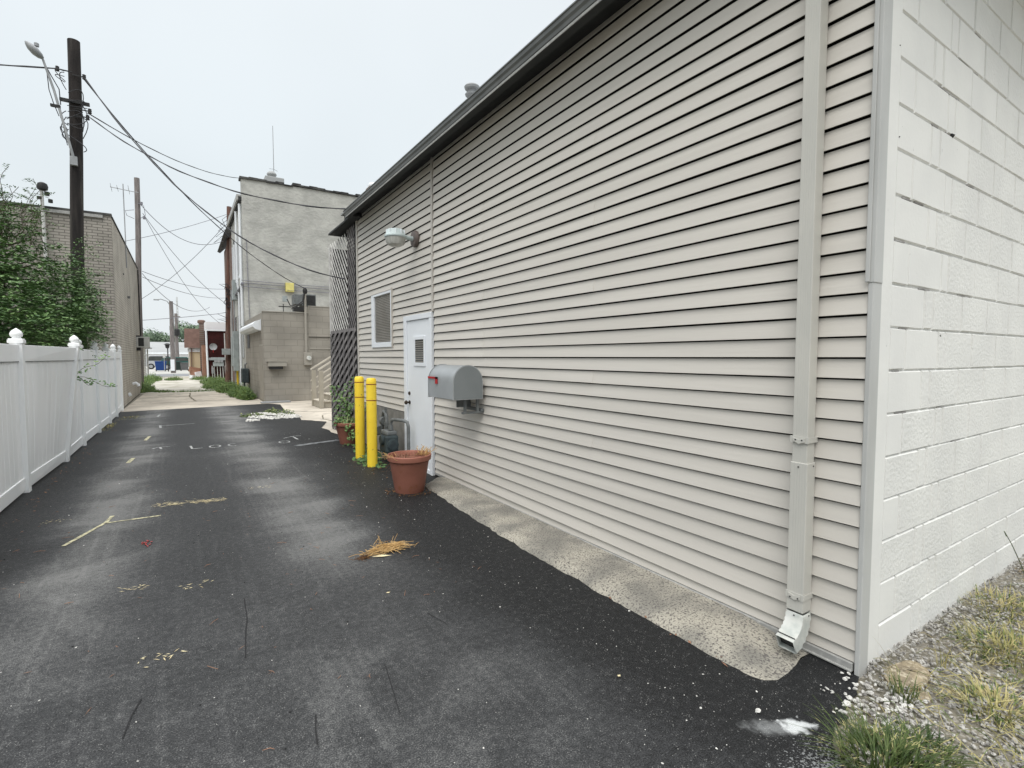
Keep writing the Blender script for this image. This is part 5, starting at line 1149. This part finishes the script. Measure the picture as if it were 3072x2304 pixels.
# airy upper sprays
for k in range(170):
    x_ = rs.uniform(-4.4, -2.0); p = Vector((x_, rs.uniform(11.5, 13), rs.uniform(3.2, 4.0))); d = Vector((rs.uniform(-.4, .5), rs.uniform(-.3, .3), 1)).normalized(); L_ = rs.uniform(.3, .85); path = [p + d * L_ * i / 5 + Vector((.06 * (i / 5) ** 2 * rs.uniform(-1, 2), 0, 0)) for i in range(6)]
    b.tube(path, .004, 4)
    for q in path[1:]: frond(lf, q, (rs.uniform(-1, 1), rs.uniform(-1, 1), rs.uniform(-.1, .6)), .20, 5, .055)
for k in range(70):
    p = Vector((rs.uniform(-1.95, -1.55), rs.uniform(12.8, 14.0), rs.uniform(1.8, 3.7)))
    frond(lf, p, (rs.uniform(0, 1), rs.uniform(-.4, .4), rs.uniform(-.3, .9)), rs.uniform(.25, .45), 7, .06)
for p0 in ((-1.62, 12.6, 3.2), (-1.5, 13.0, 3.7), (-1.58, 12.4, 2.7), (-1.45, 12.6, 2.2), (-1.4, 12.5, 1.9)):
    for k in range(5): frond(lf, Vector(p0) + Vector((rs.uniform(-.2, .0), rs.uniform(-.3, .3), rs.uniform(-.15, .15))), (rs.uniform(.2, 1), rs.uniform(-.5, .3), rs.uniform(-.5, .5)), .32, 7, .055)
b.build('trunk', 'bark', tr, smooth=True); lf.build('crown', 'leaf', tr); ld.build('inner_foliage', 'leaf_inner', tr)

# ================================================================== WEEDS, GRASS, GRAVEL
def weeds(name, label, areas, m, h0, h1, n, seed, leafy=0):
    rs = random.Random(seed); b = MB()
    for (cx, cy, rx, ry) in areas:
        for k in range(n):
            a = rs.uniform(0, 6.28); rr = math.sqrt(rs.random()); p = (cx + rx * rr * math.cos(a), cy + ry * rr * math.sin(a), -.01)
            hh = rs.uniform(h0, h1) * (1.15 - .7 * rr)
            b.blade(p, hh, rs.uniform(.012, .03), rs.uniform(0, 6.28), rs.uniform(.1, .6) * hh, 3)
            if leafy and rs.random() < leafy:
                for j in range(3): b.leaf(Vector(p) + Vector((rs.uniform(-.08, .08), rs.uniform(-.08, .08), rs.uniform(.1, 1) * hh)), .07, .045, (rs.uniform(-.5, .5), rs.uniform(-.9, .1), 1), (rs.uniform(-1, 1), rs.uniform(-1, 1), 0))
    return tag(b.build(name, m), label, 'weeds', kind='stuff')
weeds('weed_patch', 'tall green weeds growing around the distant bollards and annex wall', [(1.80, 21.6, .38, 1.5), (1.75, 24.3, .6, 1.3), (1.45, 28.0, .7, 2.4), (1.6, 33, .8, 3.0), (1.85, 19.9, .25, .8)], 'leaf_dark', .12, .52, 900, 1, .4)
weeds('weed_patch', 'weeds along the foot of the left brick wall', [(-1.5, 27.0, .5, 2.0), (-1.75, 34, .45, 6.0), (-1.55, 38.5, .5, 2.5)], 'leaf_dark', .15, .55, 700, 2, .3)
weeds('weed_patch', 'low weeds in the middle of the far alley', [(-.45, 38.5, .5, 1.2), (1.1, 38.6, .7, 1.6)], 'leaf_dark', .08, .35, 500, 3, .2)
weeds('weed_patch', 'sparse strip of weeds along the far edge of the concrete slab', [(.5, 25.3, 1.5, .35), (-.9, 25.9, .6, .25)], 'leaf_dark', .04, .14, 500, 4)
weeds('weed_patch', 'small debris weeds beside the last fence post', [(-1.05, 15.0, .3, .6), (-1.3, 13.4, .1, .9)], 'grass_dry', .02, .06, 260, 5)
# white chips patch
rs = random.Random(9); b = MB()
for k in range(1150):
    t = rs.random(); u = rs.random(); y = 12.7 + 1.75 * t; xl = 1.15 + .3 * t; xr = 2.42 - .1 * t; x_ = xl + (xr - xl) * u
    if mnoise.noise(Vector((x_ * 3, y * 2, 0))) < -.22: continue
    b.stone((x_, y, .010), rs.uniform(.018, .042), rs)
tag(b.build('white_gravel_patch', 'stone_white'), 'patch of white limestone chips at the edge of the asphalt', 'gravel', kind='stuff')
weeds('weed_patch', 'thin weeds sprouting through the white gravel patch', [(2.1, 14.0, .25, .5), (1.4, 13.8, .3, .3), (1.95, 14.6, .15, .3)], 'grass', .04, .16, 110, 6, .3)
# near gravel
rs = random.Random(12); b = MB(); cnt = 0
while cnt < 20000:
    x_ = rs.uniform(1.75, 6.0); y = rs.uniform(-.7, 1.05)
    if x_ < 1.93 + max(0, y - .84) * 3.6: continue
    if x_ > 4 and rs.random() < .4: cnt += 1; continue
    dens = mnoise.noise(Vector((x_ * 2.2, y * 2.2, 4))); 
    if y < .80 and dens < -.16 and rs.random() < .75: cnt += 1; continue
    b.stone((x_, y, .0 + rs.uniform(0, .008) + max(0, .02 - (1.05 - y) * .05)), rs.uniform(.004, .0125), rs, .7); cnt += 1
tag(b.build('gravel', 'stone'), 'grey limestone gravel along the foot of the white block wall', 'gravel', kind='stuff')
rk = MB()
def rock(cx, cy, rx, ry, h, seed):
    rs = random.Random(seed); n1, n2 = 18, 7; vs = []; fs = []
    for i in range(n2 + 1):
        ph = (i / n2) * math.pi * .5
        for k in range(n1):
            a = 2 * math.pi * k / n1; v = Vector((math.cos(a), math.sin(a), i * .5)); rr = 1 + .25 * mnoise.noise(v * 1.6 + Vector((seed, 0, 0)))
            vs.append((cx + rx * rr * math.cos(a) * math.cos(ph) ** .45, cy + ry * rr * math.sin(a) * math.cos(ph) ** .45, h * math.sin(ph) ** .8 * (1 + .15 * mnoise.noise(v * 2)) - .01))
    for i in range(n2):
        for k in range(n1): fs.append((i * n1 + k, i * n1 + (k + 1) % n1, (i + 1) * n1 + (k + 1) % n1, (i + 1) * n1 + k))
    b = MB(); b.add(vs, fs); return b
tag(rock(2.72, .915, .15, .075, .045, 3).build('rock', 'rock', smooth=True, loc=(2.72, .915, 0)), 'flat tan rock at the foot of the white wall corner', 'rock')
tag(rock(2.60, .82, .05, .03, .03, 8).build('rock', 'rock', smooth=True, loc=(2.60, .82, 0)), 'smaller tan rock in front of the flat corner rock', 'rock')
tag(rock(4.75, .92, .12, .09, .03, 9).build('rock', 'rock', smooth=True, loc=(4.75, .92, 0)), 'tan rock against the white wall at the right edge', 'rock')
b = MB(); rs = random.Random(14)
for k in range(22): b.stone((rs.uniform(2.28, 2.58), rs.uniform(1.0, 1.09), .012), rs.uniform(.003, .013), rs)
for k in range(90): b.stone((rs.uniform(2.15, 2.6), rs.uniform(.78, 1.0), .010), rs.uniform(.006, .017), rs)
tag(b.build('white_chips', 'stone_white'), 'white stone chips scattered around the building corner', 'gravel', kind='stuff')
def tuft(name, label, cx, cy, n, h0, h1, spread, m, seed, w=.005, lean=1):
    rs = random.Random(seed); b = MB()
    for k in range(n):
        a = rs.uniform(0, 6.28); rr = spread * math.sqrt(rs.random()); hh = rs.uniform(h0, h1); az = a + rs.uniform(-.9, .9)
        b.blade((cx + rr * math.cos(a), cy + rr * math.sin(a), 0), hh, rs.uniform(.6, 1.3) * w, az, hh * rs.uniform(.15, 1.35) * lean, 6)
    return tag(b.build(name, m, loc=(cx, cy, 0)), label, 'grass tuft', 'grass tufts in the gravel')
tuft('grass_tuft', 'thick green grass tuft at the asphalt edge, nearest the bottom of the view', 2.03, .74, 520, .05, .15, .13, 'grass', 1)
tuft('grass_tuft', 'green grass clump right of the thickest tuft', 2.22, .70, 220, .03, .10, .11, 'grass', 2)
tuft('grass_tuft', 'upright grass sprouts beside the corner rock', 2.52, .86, 60, .05, .13, .05, 'grass', 3, .004, .5)
tuft('grass_tuft', 'yellowing grass clump in the middle of the gravel', 2.75, .62, 240, .03, .11, .14, 'grass_dry', 4)
tuft('grass_tuft', 'yellow green grass clump near the right edge of the gravel', 3.35, .72, 260, .03, .13, .2, 'grass_dry', 5)
tuft('grass_tuft', 'grass clump high against the right edge of the view', 3.9, .86, 240, .04, .12, .22, 'grass_dry', 6)
tuft('grass_tuft', 'lone thin grass sprout rising in front of the white wall', 2.93, .86, 14, .06, .15, .03, 'grass_dry', 7, .003, .3)
rs = random.Random(16); b = MB(); b2 = MB()
for k in range(4800):
    x_ = rs.uniform(1.95, 5.0); y = rs.uniform(-.5, .88)
    if x_ < 2.05 + (y - .6) * .3: continue
    if mnoise.noise(Vector((x_ * 2.2, y * 2.2, 4))) > .08: continue
    hh = rs.uniform(.015, .09); (b if rs.random() < .66 else b2).blade((x_, y, 0), hh, .003, rs.uniform(0, 6.28), hh * rs.uniform(.3, 2.4), 4)
for k in range(620):
    x_ = rs.uniform(2.1, 4.6); y = rs.uniform(.1, .9)
    if x_ < 2.1 + (y - .6) * .3: continue
    a = rs.uniform(0, 6.28); L_ = rs.uniform(.06, .2); p = Vector((x_, y, .012)); path = [p + Vector((math.cos(a + .5 * t), math.sin(a + .5 * t), 0)) * L_ * t + Vector((0, 0, .05 * rs.random() * math.sin(t * 3))) for t in (0, .35, .7, 1)]
    b.tube(path, [.0016, .0018, .0014, .0008], 3)
tag(b.build('dry_grass', 'grass_dry'), 'thin dry yellow grass straggling through the gravel', 'grass', kind='stuff')
tag(b2.build('green_grass', 'grass'), 'scattered short green grass through the gravel', 'grass', kind='stuff')
b = MB(); b.blade((2.60, .93, 0), .33, .004, R(150), .14, 8); b.blade((2.6, .93, 0), .16, .006, R(120), .06, 6)
tag(b.build('grass_stalk', 'straw_pale', loc=(2.6, .93, 0)), 'tall pale seed stalk leaning across the corner trim', 'grass stalk')
b = MB(); b.tube([(4.6, .93, 0), (4.45, .93, .14), (4.25, .93, .30), (4.05, .92, .42)], [.003, .003, .0025, .002], 4)
for i in range(8): b.leaf((4.05 + i * .006, .92, .42 - i * .005), .02, .008, (0, -1, .3), (-1, 0, .6))
tag(b.build('grass_stalk', 'grass', loc=(4.6, .93, 0)), 'tall thin green weed stalk against the right side of the white wall', 'grass stalk')

# ------------------------------------------------------------------ debris on asphalt
rs = random.Random(17); b = MB()
for k in range(420):
    y = 1.1 + 10 * rs.random() ** 1.6; x_ = rs.uniform(-1.3, 2.1)
    if rs.random() < .5: x_ = 2.12 - abs(rs.gauss(0, .45))
    if x_ > 2.1: continue
    b.stone((x_, y, .007), rs.uniform(.0015, .0045) * (1.7 if rs.random() < .12 else 1), rs, .5)
tag(b.build('pebbles', 'stone_white'), 'tiny white pebbles scattered over the asphalt', 'pebbles', kind='stuff')
b = MB(); b.stone((1.93, 1.145, .012), .016, rs, .5); tag(b.build('white_pebble', 'stone_white', loc=(1.93, 1.145, 0)), 'largest white stone on the asphalt near the downspout', 'pebble')
b = MB()
for k in range(330):
    z_ = rs.random()
    if z_ < .45: x_, y = -1.32 + abs(rs.gauss(0, .10)), rs.uniform(4, 16.5)
    elif z_ < .8: y = rs.uniform(1.4, 5.4); x_ = 2.135 + (y - 1.22) * .039 - abs(rs.gauss(0, .03))
    else: x_, y = rs.uniform(1.9, 2.5), rs.uniform(5.3, 8.8)
    b.leaf((x_, y, .012 + rs.uniform(0, .006)), rs.uniform(.012, .045), rs.uniform(.004, .014), (rs.uniform(-.4, .4), rs.uniform(-.4, .4), 1), (rs.uniform(-1, 1), rs.uniform(-1, 1), 0))
for k in range(120): b.leaf((rs.uniform(-1.2, 1.8), rs.uniform(2.5, 9), .011), rs.uniform(.015, .05), .004, (0, 0, 1), (rs.uniform(-1, 1), rs.uniform(-1, 1), 0))
tag(b.build('leaf_litter', 'twig'), 'dry leaf litter and bits of straw along the asphalt edges', 'leaf litter', kind='stuff')
b = MB()
for k in range(240): 
    u = rs.random(); x_ = -.25 + .58 * u + rs.gauss(0, .02); y = 6.0 - .14 * u + rs.gauss(0, .04); 
    if .35 < u < .5 and rs.random() < .7: continue
    b.leaf((x_, y, .012), rs.uniform(.02, .05), .005, (rs.uniform(-.3, .3), 0, 1), (1, rs.uniform(-.5, .5), 0))
for (cx, cy) in ((-.28, 3.9), (.05, 3.75), (-.95, 5.9), (.7, 6.2), (-.1, 2.92), (-1.25, 14.6)):
    for k in range(16): b.leaf((cx + rs.gauss(0, .05), cy + rs.gauss(0, .03), .012), rs.uniform(.015, .04), .005, (rs.uniform(-.3, .3), 0, 1), (rs.uniform(-1, 1), rs.uniform(-.5, .5), 0))
tag(b.build('grass_clippings', 'straw_pale'), 'thin line of dried grass clippings across the asphalt', 'grass clippings', kind='stuff')
b = MB(); rs = random.Random(43)
for k in range(46):
    x_, y = rs.uniform(-1.2, 1.7), rs.uniform(1.9, 6.5); a = rs.uniform(0, 6.28); L_ = rs.uniform(.02, .08); p = Vector((x_, y, .012)); d = Vector((math.cos(a), math.sin(a), 0)) * L_
    b.tube([p, p + d * .5 + Vector((rs.uniform(-.008, .008), rs.uniform(-.008, .008), .004)), p + d], [.0012, .0016, .001], 4)
    if rs.random() < .5: b.tube([p + d * .5, p + d * .5 + Vector((d.y, -d.x, 0)) * .5], [.001, .0006], 3)
tag(b.build('twigs', 'twig'), 'small dry twigs scattered across the near asphalt', 'twigs', kind='stuff')
b = MB()
for k in range(40): b.stone((rs.uniform(-1.2, 1.6), rs.uniform(1.8, 5), .008), rs.uniform(.003, .007), rs, .5)
tag(b.build('tar_crumbs', 'crack'), 'black crumbs of tar on the near asphalt', 'tar crumbs', kind='stuff')
st_ = thing('straw_clump', 'tangled clump of golden dry straw with dark roots lying on the asphalt', 'straw clump', (1.23, 3.62, 0))
b = MB(); b2 = MB(); b3 = MB(); rs = random.Random(19)
for k in range(190):
    c = Vector((1.25 + rs.gauss(0, .075), 3.64 + rs.gauss(0, .035), rs.uniform(.008, .045))); a = rs.gauss(-.15, .7); d = Vector((math.cos(a), math.sin(a), rs.uniform(-.15, .2))); L_ = rs.uniform(.05, .14)
    b.tube([c - d * L_ / 2, c + Vector((0, 0, .006)), c + d * L_ / 2], [.0015, .002, .001], 4)
for k in range(9):
    c = Vector((1.2 + rs.uniform(-.1, .15), 3.66, .02)); b.tube([c, c + Vector((rs.uniform(-.03, .03), 0, .05)), c + Vector((rs.uniform(-.05, .05), rs.uniform(-.03, .03), rs.uniform(.06, .11)))], .0016, 4)
b.build('stems', 'straw', st_)
for k in range(60): c = Vector((1.05 + rs.gauss(0, .022), 3.585 + rs.gauss(0, .02), .012)); b2.tube([c, c + Vector((rs.uniform(-.04, .03), rs.uniform(-.03, .03), rs.uniform(0, .02)))], .0016, 4)
b2.build('roots', 'straw_dark', st_)
b3.leaf((1.17, 3.545, .022), .15, .025, (0, -.3, 1), (1, -.12, 0)); b3.build('husk', 'straw_pale', st_)
b = MB()
for k in range(12): b.leaf((-.27 + rs.gauss(0, .015), 4.8 + rs.gauss(0, .05), .014), .05, .012, (rs.uniform(-.5, .5), 0, 1), (rs.uniform(-.4, .4), 1, 0))
tag(b.build('red_leaf', 'tail', loc=(-.27, 4.8, 0)), 'small dark red leaf cluster on the asphalt beside the yellow mark', 'leaf')
b = MB(); b.leaf((1.62, 1.62, .012), .022, .016, (0, 0, 1), (1, .3, 0)); b.leaf((1.02, 2.98, .012), .03, .018, (0, 0, 1), (1, .3, 0))
tag(b.build('fallen_leaf', 'straw_pale', loc=(1.62, 1.62, 0)), 'pale fallen leaves on the dark asphalt near the ledge', 'leaf')
b = MB(); rs = random.Random(41)
for k in range(420):
    a = rs.uniform(0, 6.28)
    if k % 3 == 0: x_, y = 2.03 + math.cos(a) * rs.uniform(.15, .30), 5.15 + math.sin(a) * rs.uniform(.15, .28)
    elif k % 3 == 1: x_, y = 2.07 + rs.gauss(0, .12), 6.75 + rs.gauss(0, .35)
    else: x_, y = rs.uniform(2.1, 2.5), rs.uniform(5.5, 8.6)
    b.leaf((x_, y, .012 + rs.uniform(0, .012)), rs.uniform(.012, .04), rs.uniform(.006, .016), (rs.uniform(-.6, .6), rs.uniform(-.6, .6), 1), (rs.uniform(-1, 1), rs.uniform(-1, 1), 0))
tag(b.build('leaf_litter', 'straw_dark'), 'dark reddish brown litter around the big pot and bollard feet', 'leaf litter', kind='stuff')
# weeds in the shade between bollards and pots
weeds('weed_patch', 'dark litter and weeds around the bollard feet', [(2.32, 7.7, .13, .9), (2.12, 6.9, .10, .5)], 'leaf_inner', .02, .10, 200, 22, .3)
